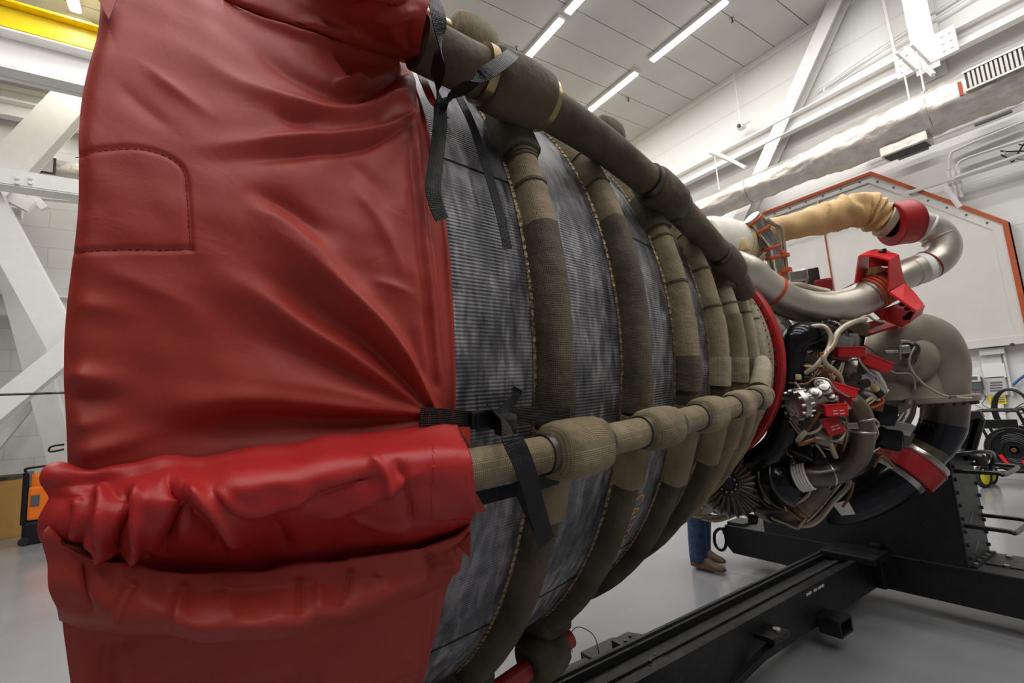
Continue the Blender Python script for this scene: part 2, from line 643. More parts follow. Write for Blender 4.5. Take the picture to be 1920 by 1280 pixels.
def wloc(o):
    l = Vector(o.location)
    while o.parent:
        o = o.parent
        l = l + Vector(o.location)
    return l


def setp(o, p):
    """parent keeping the world place (all things are only translated)"""
    o.location = Vector(o.location) - wloc(p)
    o.parent = p


def tag(o, label=None, cat=None, group=None, kind=None):
    if label:
        o['label'] = label
    if cat:
        o['category'] = cat
    if group:
        o['group'] = group
    if kind:
        o['kind'] = kind
    return o


def thing(name, label, cat, loc=(0, 0, 0), group=None):
    o = bpy.data.objects.new(name, None)
    COL.objects.link(o)
    o.empty_display_size = 0.1
    o.location = Vector([float(x) for x in loc])
    return tag(o, label, cat, group)


def copy_tree(o, parent=None, shift=None):
    c = o.copy()
    COL.objects.link(c)
    c.parent = parent
    if shift is not None:
        c.location = Vector(o.location) + Vector([float(q) for q in shift])
    for ch in list(o.children):
        copy_tree(ch, c)
    return c


def struct(name, mb, material, smooth=False):
    return tag(mb.build(name, material, None, smooth), kind='structure')


def text_mesh(body, size=1.0, extrude=0.0):
    """vertices and faces of lettering in the x-y plane"""
    cu = bpy.data.curves.new('lettering', 'FONT')
    cu.body = body
    cu.size = size
    cu.extrude = extrude
    cu.resolution_u = 3
    ob = bpy.data.objects.new('lettering', cu)
    COL.objects.link(ob)
    dg = bpy.context.evaluated_depsgraph_get()
    me = bpy.data.meshes.new_from_object(ob.evaluated_get(dg))
    vs = [v.co.copy() for v in me.vertices]
    fs = [tuple(p.vertices) for p in me.polygons]
    bpy.data.objects.remove(ob)
    bpy.data.curves.remove(cu)
    bpy.data.meshes.remove(me)
    return vs, fs

# ================================================================== the hall
CX, CY = (RX0 + RX1) / 2, (RY0 + RY1) / 2
struct('floor', MB().box((CX, CY, -0.1), (RX1 - RX0 + 0.6, RY1 - RY0 + 0.6, 0.2)), 'floor_grey')
struct('wall_right', MB().box((RX1 + 0.15, CY, RH / 2), (0.3, RY1 - RY0 + 0.6, RH + 0.3)), 'wall_block_x')
struct('wall_far', MB().box((CX, RY1 + 0.15, RH / 2), (RX1 - RX0, 0.3, RH + 0.3)), 'wall_block_y')
struct('wall_left', MB().box((RX0 - 0.15, CY, RH / 2), (0.3, RY1 - RY0 + 0.6, RH + 0.3)), 'paper_grey')
struct('wall_near', MB().box((CX, RY0 - 0.15, RH / 2), (RX1 - RX0, 0.3, RH + 0.3)), 'paper_grey')
ceil = struct('ceiling', MB().box((CX, CY, RH + 0.16), (RX1 - RX0 + 0.6, RY1 - RY0 + 0.6, 0.2)), 'joint_grey')
ceil_z = RH
pw = 0.655
y = 4.21 - 34 * pw
pm = None
while y < RY1:
    a, b = max(y, RY0) + 0.007, min(y + pw, RY1) - 0.007
    if b - a > 0.1:
        if pm is None or abs((b - a) - pmw) > 1e-4:
            o = MB().box((CX, (a + b) / 2, RH + 0.03), (RX1 - RX0, b - a, 0.06), bev=0.004).build('ceiling_panel', 'ceiling_white', ceil,
                                                                                    base=(CX, (a + b) / 2, RH + 0.03))
            pm, pmw = o, b - a
        else:
            o = pm.copy()
            COL.objects.link(o)
            o.location = (CX, (a + b) / 2, RH + 0.03)
    y += pw
struct('trim_1', MB().box((RX1 - 0.03, CY, RH - 0.05), (0.06, RY1 - RY0, 0.1), bev=0.008), 'steel_white')
struct('trim_2', MB().box((CX, RY1 - 0.03, RH - 0.05), (RX1 - RX0, 0.06, 0.1), bev=0.008), 'steel_white')
struct('baseboard_right', MB().box((RX1 - 0.012, CY, 0.06), (0.024, RY1 - RY0, 0.12), bev=0.004), 'paper_grey')
struct('baseboard_far', MB().box((CX, RY1 - 0.012, 0.06), (RX1 - RX0, 0.024, 0.12), bev=0.004), 'paper_grey')

# ---- strip lights (each a thing with housing, diffuser and its own lamp)
lp = None
FIX_L = 1.72
NAMES = {(7.80, 6.93): 'long strip light on the ceiling nearest the silver duct, just above the engine piping',
         (7.80, 4.83): 'strip light on the ceiling, upper right, nearest the white diagonal brace',
         (5.46, 6.6): 'shorter-looking strip light on the ceiling above the wrapped pipes',
         (5.46, 4.75): 'strip light cut by the top edge of the picture, left of the longest one'}
for rx, ys in LIGHT_ROWS:
    for yy in ys:
        if lp is None:
            lp = o = thing('strip_light', '', 'ceiling light', (rx, yy, RH))
            MB().box((rx, yy, RH - 0.035), (0.17, FIX_L, 0.07), bev=0.008).build('housing', 'steel_white', o)
            MB().box((rx, yy, RH - 0.085), (0.125, FIX_L - 0.05, 0.035), bev=0.012).build('diffuser', 'lamp_diffuser', o, 1)
            ld = bpy.data.lights.new('lamp', 'AREA')
            ld.shape = 'RECTANGLE'
            ld.size, ld.size_y = 0.12, FIX_L - 0.06
            ld.energy = LIGHT_W
            ld.color = LIGHT_COL
            lo = bpy.data.objects.new('lamp', ld)
            COL.objects.link(lo)
            lo.location = (0, 0, -0.108)
            lo.parent = o
        else:
            o = copy_tree(lp, None)
            o.location = (rx, yy, RH)
        lab = NAMES.get((rx, yy), 'ceiling strip light in the rows out of the picture')
        tag(o, lab, 'ceiling light', 'strip lights on the ceiling')

# ---- sprinkler heads
for i, (px, py) in enumerate([(968, 92), (1178, 186), (1373, 38)]):
    p = at(px, py, Z=RH - 0.04)
    t = thing('sprinkler_head', ['sprinkler head under the ceiling between the two left strip lights',
                                 'sprinkler head under the ceiling right of the nearer long strip light',
                                 'sprinkler head under the ceiling right of the upper long strip light'][i], 'sprinkler', (p[0], p[1], RH),
              'ceiling sprinklers')
    MB().disc((p[0], p[1], RH), (p[0], p[1], RH - 0.012), 0.04).build('escutcheon', 'steel', t, 1)
    MB().tube([(p[0], p[1], RH - 0.01), (p[0], p[1], RH - 0.07)], 0.012, 8).disc((p[0], p[1], RH - 0.07), (p[0], p[1], RH - 0.078), 0.028, 10) \
        .build('head', 'dark_steel', t, 1)

# ================================================================== right wall: steelwork, duct, conduits
SW = 'steel_white'


def P9(px, py, X=9.78):
    return at(px, py, X=X)


# horizontal wall beam (channel shape)
zb = 6.62
bm_ = thing('wall_beam', 'white horizontal steel channel beam along the right wall above the silver duct', 'beam', (9.72, 4, zb))
for (dx, dz_, sx, sz) in ((0.0, 0.0, 0.02, 0.30), (-0.07, 0.15, 0.16, 0.02), (-0.07, -0.15, 0.16, 0.02)):
    MB().box((9.72 + dx, 3.0, zb + dz_), (sx, 18.9, sz), bev=0.003).build('web' if sz > 0.1 else 'flange', SW, bm_)
MB().box((9.84, 3.0, zb + 0.05), (0.2, 18.9, 0.05)).build('packer', SW, bm_)
# column
yc = (P9(1712, 70)[1] + P9(1760, 70)[1]) / 2
wc = P9(1712, 70)[1] - P9(1760, 70)[1]
co = thing('wall_column', 'broad white steel column rising to the ceiling at upper right', 'column', (9.7, yc, 0))
MB().box((9.56, yc, 7.4), (0.02, wc, 2.18), bev=0.004).build('front_flange', SW, co)
MB().box((9.73, yc, 7.4), (0.34, 0.02, 2.18)).build('web', SW, co)
MB().box((9.89, yc, 7.4), (0.02, wc, 2.18)).build('back_flange', SW, co)
MB().box((9.545, yc, 6.62), (0.015, wc * 2.6, 0.42), bev=0.004).build('gusset_plate', SW, co)
gm = None
for sy in (-1, 1):
    for k in range(6):
        q = (9.535, yc + sy * (wc * 0.75 + 0.09 * (k % 2)), 6.5 + 0.12 * (k // 2))
        if gm is None:
            gm = MB().disc((9.54, q[1], q[2]), (9.522, q[1], q[2]), 0.022, 6).build('bolt', SW, co, base=q)
        else:
            b = gm.copy()
            COL.objects.link(b)
            b.location = Vector(q) - wloc(co)
# diagonal brace
ba, bb = at(1566, 0, X=9.6), at(1392, 395, X=9.6)
br = thing('wall_brace', 'white diagonal steel brace running up the right wall to the ceiling', 'brace', (9.6, bb[1], bb[2]))
d_ = (bb - ba) / np.linalg.norm(bb - ba)
MB().bar(ba - d_ * .4, bb + d_ * 1.6, 0.02, 0.26, up=(0, d_[2], -d_[1]), bev=0.003).build('flange', SW, br)
MB().bar(ba - d_ * .4 + [.13, 0, 0], bb + d_ * 1.6 + [.13, 0, 0], 0.24, 0.02, up=(0, d_[2], -d_[1])).build('web', SW, br)
MB().bar(ba - d_ * .4 + [.25, 0, 0], bb + d_ * 1.6 + [.25, 0, 0], 0.02, 0.26, up=(0, d_[2], -d_[1])).build('back_flange', SW, br)

# silver duct
DX = 9.0
path = [(1180, 452), (1260, 420), (1320, 392), (1420, 350), (1500, 317), (1540, 298), (1585, 278), (1700, 232), (1800, 185), (1880, 140), (1990, 85)]
pts = [at(a, b, X=DX) for a, b in path]
zz = [5.40] * len(pts)
pts = [np.array([DX, p[1], 5.40]) for p in pts]
pts = [np.array([DX, 12.4, 5.40])] + pts + [np.array([DX, -6.9, 5.40])]
rads = [.25] * 6 + [.275, .32, .33, .33, .335, .335, .335]
duct = thing('air_duct', 'silver foil-wrapped round air duct along the right wall', 'duct', (DX, 3, 5.4))
n_ = []
dm = MB()
P, Q = [], []
for i in range(len(pts) - 1):
    for j in range(14):
        t = j / 14
        s_ = t * t * (3 - 2 * t)
        P.append(pts[i] * (1 - t) + pts[i + 1] * t)
        Q.append((rads[i] * (1 - s_) + rads[i + 1] * s_) * (1 + 0.012 * math.sin(9.7 * (i + t) * 2) + random.uniform(-.006, .006)))
dm.tube(P, Q, 40)
dv = np.array(dm.v)
ang = np.arctan2(dv[:, 2] - 5.4, dv[:, 0] - DX)
wob = 0.007 * np.sin(ang * 7 + dv[:, 1] * 5) + 0.006 * np.sin(ang * 13 - dv[:, 1] * 11) + 0.005 * np.sin(ang * 3 + dv[:, 1] * 23)
dv[:, 0] += wob * np.cos(ang)
dv[:, 2] += wob * np.sin(ang)
dm.v = [tuple(q) for q in dv]
dm.build('duct_shell', 'duct_foil', duct, 60)
for px, py in ((1405, 356), (1745, 212)):
    yy = at(px, py, X=DX)[1]
    rr_ = .252 if px < 1500 else .333
    MB().lathe((DX, yy - .035, 5.4), (0, 1, 0), [(0, rr_), (0.005, rr_ + .012), (.065, rr_ + .012), (.07, rr_)], 40).build('seam_band', 'duct_foil', duct, 50)
# side grille with louvres
ga, gb = at(1822, 150, X=DX - .33), at(1915, 110, X=DX - .33)
gy = (ga[1] + gb[1]) / 2 - 0.02
gl = 0.62
gr = MB().box((DX - .335, gy, 5.47), (0.03, gl, 0.26), bev=0.004).build('grille', 'grille_dark', duct)
for k in range(13):
    MB().box((DX - .36, gy - gl / 2 + .045 + k * (gl - .09) / 12, 5.47), (.03, .026, .22)).build('louvre', 'panel_white', gr)
for dz_ in (-.13, .13):
    MB().box((DX - .355, gy, 5.47 + dz_), (.05, gl + .03, .025)).build('grille_frame', 'duct_foil', gr)
# bottom outlet
oy = at(1700, 272, X=DX)[1]
MB().box((DX - .03, oy, 5.04), (.3, .58, .16), bev=.02).build('outlet_box', 'duct_foil', duct)
MB().box((DX - .03, oy, 4.955), (.24, .5, .015)).build('outlet_grille', 'grille_dark', duct)
MB().box((DX - .335, at(1805, 185, X=DX - .33)[1], 5.42), (.012, .04, .2)).build('torn_tape', 'orange_trim', duct)
# duct hangers
for i, (px, py) in enumerate(((1345, 330), (1690, 110), (1725, 130))):
    yy = at(px, py, X=DX)[1]
    h_ = thing('duct_hanger', ['thin hanger rod over the far end of the silver duct', 'hanger rod above the middle of the silver duct',
                               'hanger strut beside the broad white column above the duct'][i], 'hanger', (DX, yy, 5.65), 'duct hangers')
    MB().tube([(DX, yy, 5.66 if i == 0 else 5.75), (DX, yy, 6.45)], 0.012, 8).build('rod', SW, h_)
    MB().bar((DX - .2, yy, 6.45), (9.6, yy, 6.45), .035, .03).build('channel', SW, h_)

# conduits on the right wall: (picture points, radius)
conds = [('thin white conduit along the right wall just above the channel beam', [(1530, 170), (1700, 55), (1920, -88)], .016, 9.85),
         ('second thin white conduit below it along the upper right wall', [(1545, 172), (1560, 152), (1700, 68), (1920, -70)], .014, 9.83),
         ('white conduit dropping from the ceiling left of the broad column', [(1652, -20), (1681, 112)], .025, 9.8),
         ('white pipe along the right wall under the silver duct', [(1620, 302), (1920, 180)], .03, 9.85),
         ('white conduit bending down toward the panel with three risers', [(1780, 318), (1782, 292), (1800, 278), (1920, 228)], .022, 9.85),
         ('lower conduit bend next to the three risers', [(1795, 318), (1797, 308), (1815, 296), (1920, 262)], .022, 9.85),
         ('leftmost of the three white risers behind the orange edged panel', [(1778, 320), (1785, 372)], .022, 9.82),
         ('middle of the three white risers behind the orange edged panel', [(1787, 318), (1794, 372)], .022, 9.82),
         ('rightmost of the three white risers behind the orange edged panel', [(1796, 314), (1804, 370)], .022, 9.82),
         ('long thin white pipe crossing the wall at right of the panel peak', [(1700, 362), (1890, 305), (1920, 296)], .03, 9.7),
         ]
for lab, pp, r_, X_ in conds:
    q = [at(a, b, X=X_) for a, b in pp]
    tag(MB().tube(q, r_, 8, smooth=5).build('conduit', SW, None, 1, base=q[0]), lab, 'conduit', 'conduits on the right wall')
# thin wall struts
for i, (a, b) in enumerate([((1318, 273), (1398, 314)), ((1698, 90), (1750, 140)), ((1768, 345), (1800, 388))]):
    tag(MB().bar(at(*a, X=9.5), at(*b, X=9.1 if i < 2 else 9.6), .05, .05).build('wall_strut', SW, None, base=at(*a, X=9.5)),
        ['thin slanted strut over the far end of the silver duct', 'slanted strut at the foot of the broad white column',
         'short grey strut behind the right slope of the orange edged panel'][i], 'strut')
# cable tray with tangled cables at right
p0, p1 = at(1790, 335, X=9.55), at(1985, 268, X=9.55)
tr = thing('cable_tray', 'white cable tray with loose cables at the right edge above the panel', 'cable tray', p0)
MB().bar(p0, p1, .16, .03).build('tray', SW, tr)
for k in range(5):
    rr0 = random.uniform(.4, .8)
    q = [p0 * (1 - t) + p1 * t + np.array([random.uniform(-.03, .03), random.uniform(-.06, .06), .05 + random.uniform(-.12, .12)]) for t in np.linspace(rr0, rr0 + .35, 6)]
    MB().tube(q, .009, 6, smooth=4).build('loose_cable', ['cable_black', 'bright_red', 'cable_black', 'grille_dark', 'tube_cream'][k], tr, 1)
for k, (px, py) in enumerate(((1860, 135), (1862, 222), (1712, 288))):
    p = at(px, py, X=9.8)
    tag(MB().bar(p + [0, -.2, 0], p + [0, .2, 0], .06, .03).build('wall_rail', ['steel_white', 'device_grey', 'device_grey'][k], None, base=p),
        ['small bracket rail on the wall at the far upper right', 'short dark slotted rail on the wall below the duct at right',
         'dark slotted rail on the wall under the duct outlet'][k], 'wall rail')
# camera dome on a stem
p = at(1390, 238, X=9.7)
sc_ = thing('security_camera', 'small white camera hanging on a thin stem under the ceiling', 'camera', p)
MB().tube([(p[0], p[1], RH), p + [0, 0, .05]], .012, 8).build('stem', SW, sc_)
MB().box(p, (.16, .14, .1), bev=.02).build('body', 'plastic_white', sc_)
MB().disc(p + [-.08, 0, 0], p + [-.11, 0, 0], .04).build('lens', 'black_satin', sc_, 1)
MB().box(p + [0, -.13, .03], (.05, .14, .03), bev=.01).build('bracket', SW, sc_)

# ---- big panel with orange edge
PX = 9.80
pt = [at(1635, 322, X=PX), at(1890, 415, X=PX), at(1922, 560, X=PX), at(1860, 650, X=PX)]
yt, zt = pt[0][1], pt[0][2]
yr, zr = pt[1][1], pt[1][2]
zb_ = pt[3][2]
yl = yt + 3.4
yll = yl + (yt - yr)
octo = [(yr, zb_), (yr, zr), (yt, zt), (yl, zt), (yll, zr), (yll, zb_)]
pan = thing('orange_edged_panel', 'large off-white wall panel with sloped corners and orange edge behind the engine', 'panel', (PX, (yr + yll) / 2, zb_))


def inset(poly, d):
    c = np.mean(poly, axis=0)
    out = []
    n = len(poly)
    for i in range(n):
        p0, p1, p2 = [np.array(poly[(i + k) % n], float) for k in (-1, 0, 1)]
        e1, e2 = (p1 - p0) / np.linalg.norm(p1 - p0), (p2 - p1) / np.linalg.norm(p2 - p1)
        n1, n2 = np.array([-e1[1], e1[0]]), np.array([-e2[1], e2[0]])
        if np.dot(n1, c - p1) < 0:
            n1 = -n1
        if np.dot(n2, c - p1) < 0:
            n2 = -n2
        k = (n1 + n2) / (1 + np.dot(n1, n2))
        out.append(p1 + k * d)
    return out


def ringprism(mb, outer, inner, X0, X1):
    n = len(outer)
    for i in range(n):
        j = (i + 1) % n
        mb.prism([(X0, *outer[i]), (X0, *outer[j]), (X0, *inner[j]), (X0, *inner[i])], (X1 - X0, 0, 0))
    return mb


in1 = inset(octo, .055)
in2 = inset(octo, .30)
ringprism(MB(), octo[1:6], in1[1:6], PX - .05, PX + .12).build('edge_trim', 'orange_trim', pan) if False else None
tm = MB()
for i in range(1, 5):
    tm.prism([(PX - .05, *octo[i]), (PX - .05, *octo[i + 1 if i < 5 else 0]), (PX - .05, *in1[i + 1]), (PX - .05, *in1[i])], (.17, 0, 0))
tm.prism([(PX - .05, *octo[0]), (PX - .05, *octo[1]), (PX - .05, *in1[1]), (PX - .05, *in1[0])], (.17, 0, 0))
tm.build('edge_trim', 'orange_trim', pan)
MB().prism([(PX, *q) for q in octo], (.1, 0, 0)).build('panel_sheet', 'panel_white', pan)
ringprism(MB(), in1, inset(octo, .17), PX - .02, PX + .01).build('border_frame', 'panel_white', pan)
MB().box((PX - .03, (yr + yll) / 2, zb_ + .06), (.05, yll - yr, .12), bev=.004).build('bottom_rail', 'panel_white', pan)
rv = None
for i in (1, 2, 3):
    a, b = np.array(inset(octo, .11)[i]), np.array(inset(octo, .11)[i + 1])
    n = int(np.linalg.norm(b - a) / .28)
    for k in range(n):
        q = a + (b - a) * (k + .5) / n
        if rv is None:
            rv = MB().disc((PX - .018, *q), (PX - .032, *q), .016, 6).build('rivet', 'device_grey', pan, base=(PX - .02, *q))
        else:
            o = rv.copy()
            COL.objects.link(o)
            o.location = Vector((PX - .02, *q)) - wloc(pan)
for k, yy in enumerate((yt + .9, yt + 1.9, yt + 2.9)):
    MB().box((PX - .012, yy, (zb_ + zt) / 2), (.03, .035, zt - zb_ - .35)).build('stiffener', 'panel_white', pan)
for yy in (yt + .87, yt + 1.87):
    MB().box((PX - .018, yy, (zb_ + zt) / 2), (.025, .012, zt - zb_ - .35)).build('seam_strip', 'orange_trim', pan)
MB().disc((PX - .05, *(at(1900, 646, X=PX)[1:])), (PX - .065, *(at(1900, 646, X=PX)[1:])), .025, 10).build('bolt_hole', 'grille_dark', pan)

# ---- boards and devices under the panel
XW = 9.90


def flat(name, c4, mat_, lab, cat, th=.012, X_=XW, parent=None):
    q = [at(a, b, X=X_) for a, b in c4]
    ys = [p[1] for p in q]
    zs = [p[2] for p in q]
    o = MB().box((X_, (min(ys) + max(ys)) / 2, (min(zs) + max(zs)) / 2), (th, max(ys) - min(ys), max(zs) - min(zs)), bev=.002).build(
        name, mat_, parent, base=(X_, (min(ys) + max(ys)) / 2, (min(zs) + max(zs)) / 2))
    if lab:
        tag(o, lab, cat)
    return o


bd = thing('clip_board', 'white wall board with a clip ledge under the orange edged panel', 'board', at(1865, 700, X=9.9))
flat('backing', [(1836, 664), (1892, 740)], 'plastic_white', None, None, .02, 9.9, bd)
flat('ledge', [(1836, 655), (1885, 662)], 'plastic_white', None, None, .09, 9.86, bd)
flat('side_rail', [(1885, 662), (1897, 742)], 'panel_white', None, None, .05, 9.88, bd)
flat('printed_sheet', [(1838, 708), (1890, 740)], 'paper_grey', 'printed grey paper sheet at the lower half of the white wall board', 'paper', .008, 9.878)
for k in range(4):
    flat('print_line', [(1856, 716 + k * 5), (1880, 718 + k * 5)], 'ink', None, None, .003, 9.873, bpy.data.objects['printed_sheet'])
flat('white_sheet', [(1840, 684), (1888, 707)], 'paper', 'blank white paper sheet at the middle of the white wall board', 'paper', .008, 9.878)
yn = flat('yellow_notice', [(1852, 742), (1888, 757)], 'yellow_paper', 'small yellow notice on the wall below the white board', 'notice', .01, 9.885)
for k in range(3):
    flat('print_line', [(1858, 744.5 + k * 4), (1884, 745.7 + k * 4)], 'ink', None, None, .003, 9.879, yn)
flat('lower_sheet', [(1850, 758), (1890, 800)], 'paper', 'tall white sheet on the wall beneath the yellow notice', 'paper', .008, 9.885)
p = at(1821, 716, X=9.85)
dv_ = thing('wall_meter', 'small grey wall meter with a display, beside the white board', 'meter', p)
MB().box(p + [0, 0, -.03], (.08, .25, .2), bev=.015).build('body', 'device_grey', dv_)
MB().box(p + [-.03, 0, .05], (.05, .24, .1), bev=.01).build('bezel', 'plastic_white', dv_)
MB().box(p + [-.056, 0, .055], (.008, .18, .05)).build('display', 'lcd', dv_)
MB().box(p + [0, .15, -.02], (.07, .07, .18), bev=.01).build('side_box', 'device_grey', dv_)
for k in range(2):
    q = p + [-.02, -.02 - .08 * k, -.14]
    MB().tube([q, q + [0, -.03, -.1], q + [0, .02, -.2], q + [0, -.08, -.28]], .004, 6, smooth=6).build('lead', 'cable_black', dv_, 1)
p = at(1905, 702, X=9.86)
tag(MB().tube([at(1899, 722, X=9.86), at(1910, 712, X=9.86), at(1935, 690, X=9.86), at(1960, 640, X=9.86)], .018, 8, smooth=6).build(
    'blue_hose', 'cable_blue', None, 1, base=p), 'blue hose hanging on the wall at the right edge', 'hose')

# ================================================================== far wall: crane girder, runway beam, braces
YB = 9.2
yb0 = at(0, 5, Y=YB)[2]
yb1 = at(0, 58, Y=YB)[2]
cg = thing('crane_girder', 'yellow overhead crane girder at the upper left', 'crane girder', (0, YB, yb1))
xm = 0.3
L_ = 18.4
MB().box((xm, YB, (yb0 + yb1) / 2), (L_, .03, yb0 - yb1)).build('web', 'crane_yellow', cg)
MB().box((xm, YB - .04, yb0 - .02), (L_, .22, .04), bev=.006).build('top_flange', 'crane_yellow', cg)
MB().box((xm, YB - .04, yb1 + .02), (L_, .22, .04), bev=.006).build('bottom_flange', 'crane_yellow', cg)
wb1 = at(0, 138, Y=YB)[2]
wb0 = yb1 - .03
rb = thing('runway_beam', 'deep white steel runway beam right under the yellow crane girder', 'beam', (0, YB, wb1))
MB().box((xm, YB + .05, (wb0 + wb1) / 2), (L_, .03, wb0 - wb1)).build('web', SW, rb)
MB().box((xm, YB, wb0 - .015), (L_, .34, .03), bev=.005).build('top_flange', SW, rb)
MB().box((xm, YB - .02, wb1 + .015), (L_, .36, .03), bev=.005).build('bottom_flange', SW, rb)
MB().box((xm, YB - .03, wb1 + .12), (L_, .1, .02)).build('cable_ledge', SW, rb)


def steel_bar(name, a, b, Y_, wd, dp, lab, cat='brace', ext=(0, 0), X_=None):
    A, B = (at(*a, Y=Y_), at(*b, Y=Y_)) if X_ is None else (at(*a, X=X_), at(*b, X=X_))
    d = (B - A) / np.linalg.norm(B - A)
    A, B = A - d * ext[0], B + d * ext[1]
    nrm = (d[2], 0, -d[0])
    o = thing(name, lab, cat, B if B[2] < A[2] else A)
    MB().bar(A, B, .02, wd, up=nrm, bev=.003).build('flange', SW, o)
    MB().bar(A + [0, dp / 2, 0], B + [0, dp / 2, 0], dp, .02, up=nrm).build('web', SW, o)
    MB().bar(A + [0, dp, 0], B + [0, dp, 0], .02, wd, up=nrm).build('back_flange', SW, o)
    return o


steel_bar('frame_brace', (142, 172), (-10, 335), 10.6, .5, .3, 'wide white diagonal brace under the runway beam at upper left', ext=(.6, .6))
steel_bar('frame_brace', (-25, 380), (138, 680), 10.2, .42, .3, 'broad white brace slanting down to the red cover, left side', ext=(.5, 1.5))
steel_bar('frame_brace', (140, 645), (-20, 775), 9.75, .30, .25, 'white brace slanting up to the right across the broad one at left', ext=(1, .8))
steel_bar('frame_brace', (18, 500), (108, 838), 11.6, .36, .2, 'thin pale brace farther back, next to the far wall', ext=(1.8, .4))
steel_bar('frame_brace', (62, 752), (-10, 840), 11.9, .12, .1, 'short thin brace low on the far wall at left')
steel_bar('frame_brace', (95, -15), (170, 58), 9.75, .26, .15, 'white brace reaching the ceiling above the yellow crane girder', ext=(.1, .5))
# girts on the far wall
for i, (ya, yb_, dy) in enumerate(((190, 222, .25), (546, 588, .2))):
    z0, z1 = at(60, ya + 8, Y=12.2)[2], at(60, yb_ + 4, Y=12.2)[2]
    g = thing('wall_girt', ['upper white girt along the far wall behind the wide diagonal brace', 'white ledge girt along the far wall behind the crossing braces'][i],
              'girt', (0, 12.25, z1))
    MB().box((xm, 12.3, (z0 + z1) / 2), (L_, .03, z0 - z1)).build('web', SW, g)
    MB().box((xm, 12.22, z0), (L_, .2, .04)).build('top_flange', SW, g)
    MB().box((xm, 12.22, z1), (L_, .2, .04)).build('bottom_flange', SW, g)
z0, z1 = at(0, 317, Y=10.0)[2], at(0, 345, Y=10.0)[2]
lb = thing('tie_beam', 'white bolted tie beam across the frame at left, below the diagonal brace', 'beam', (0, 10, z1))
MB().box((xm, 10.0, (z0 + z1) / 2), (L_, .12, z0 - z1), bev=.004).build('web', SW, lb)
MB().box((xm, 10.1, z1 - .01), (L_, .3, .02)).build('bottom_flange', SW, lb)
gm = None
for k in range(4):
    q = at(33 + 25 * (k % 2), 334 + 9 * (k // 2), Y=9.93)
    MB().disc(q, q + [0, -.025, 0], .03, 6).build('bolt', SW, lb)
# second duct behind the tie beam
q0 = at(60, 318, Y=11.2)
d2 = thing('air_duct', 'silver air duct on the far left wall behind the tie beam', 'duct', (0, 11.2, q0[2]))
MB().tube([(-8.8, 11.2, q0[2]), (9.5, 11.2, q0[2])], .24, 24).build('duct_shell', 'duct_foil', d2, 1)
gx0, gx1 = at(42, 315, Y=10.95)[0], at(104, 325, Y=10.95)[0]
g2 = MB().box(((gx0 + gx1) / 2, 10.95, q0[2] + .02), (gx1 - gx0, .03, .3)).build('grille', 'grille_dark', d2)
for k in range(12):
    MB().box((gx0 + .05 + k * (gx1 - gx0 - .1) / 11, 10.93, q0[2] + .02), (.03, .03, .26)).build('louvre', 'panel_white', g2)
# gusset clutter under the tie beam
for i, (a, b, wd) in enumerate((((-10, 352), (60, 388), .22), ((45, 350), (85, 392), .12), ((-10, 395), (42, 402), .16), ((60, 362), (160, 372), .2))):
    A, B = at(*a, Y=10.75 + .16 * i), at(*b, Y=10.75 + .16 * i)
    tag(MB().bar(A, B, .12, wd, up=(0, 0, 1)).build('gusset', SW, None, base=A),
        ['white gusset under the tie beam, farthest left', 'slanted white gusset plate under the tie beam', 'lowest white gusset stub at the left edge',
         'white ledge stub between the tie beam and the red cover'][i], 'gusset')
# cable run
A = at(60, 738, Y=9.0)
cr_ = thing('guard_cable', 'thin dark cable stretched level across the far left side', 'cable', (A[0], 9.0, 0))
MB().tube([(-8.9, 9.0, A[2]), (4, 9.0, A[2])], .016, 8).build('wire', 'dark_steel', cr_, 1)
for x_ in (-8.85, 3.95):
    MB().tube([(x_, 9.0, 0), (x_, 9.0, A[2] + .08)], .035, 10).build('post', SW, cr_, 1)
p = at(105, 841, Y=11.0)
tag(MB().tube([p + [.1, .0, .06], p + [-.06, 0, .04], p + [-.07, 0, -.04], p + [.1, 0, -.02]], .016, 8, smooth=4).build('wall_hook', 'black_satin', None, 1, base=p),
    'small black loop handle beside the red cover at left', 'handle')

# ---- drum and orange case at the far wall
p = at(46, 950, Y=11.5)
rd = .3
bc = np.array([p[0] - rd, 11.5, 0])
dr = thing('fibre_drum', 'tan fibre drum on the floor at the left edge', 'drum', bc)
MB().lathe(bc, (0, 0, 1), [(0, 0), (0, rd), (.02, rd + .006), (.05, rd), (.93, rd), (.95, rd)], 40).build('body', 'fibre_drum', dr, 1)
MB().lathe(bc, (0, 0, 1), [(.93, rd + .004), (.935, rd + .012), (.985, rd + .012), (.99, rd), (.975, rd - .03), (.975, 0)], 40).build('lid', 'dark_steel', dr, 1)
MB().box(bc + [-.03, -rd - .002, .75], (.12, .01, .1)).build('label_sheet', 'paper', dr)
p = at(70, 1016, Z=0)
q = at(75, 905, Y=p[1])
oc = thing('floor_machine', 'orange and black upright machine standing on the floor by the drum', 'machine', p)
W_ = .42
MB().box(p + [.05, 0, .17], (W_, .34, .34), bev=.05).build('base_body', 'black_satin', oc)
MB().box(p + [.08, -.02, .60], (W_ * .9, .3, .5), bev=.04).build('shell', 'orange_plastic', oc)
MB().box(p + [.08, -.03, .93], (W_ * .8, .26, .22), bev=.05).build('top_cover', 'orange_plastic', oc)
MB().box(p + [-.15, .02, .68], (.07, .3, .78), bev=.02).build('back_frame', 'black_satin', oc)
MB().box(p + [-.02, -.175, .64], (.1, .012, .16)).build('control_plate', 'device_grey', oc)
for sx in (-.12, .2):
    MB().disc(p + [sx, -.2, .06], p + [sx, -.14, .06], .06).build('wheel', 'rubber', oc, 1)
MB().tube([p + [-.16, 0, 1.05], p + [-.16, -.02, 1.12], p + [.2, -.02, 1.12], p + [.2, 0, 1.0]], .018, 8, smooth=4).build('handle', 'black_satin', oc, 1)

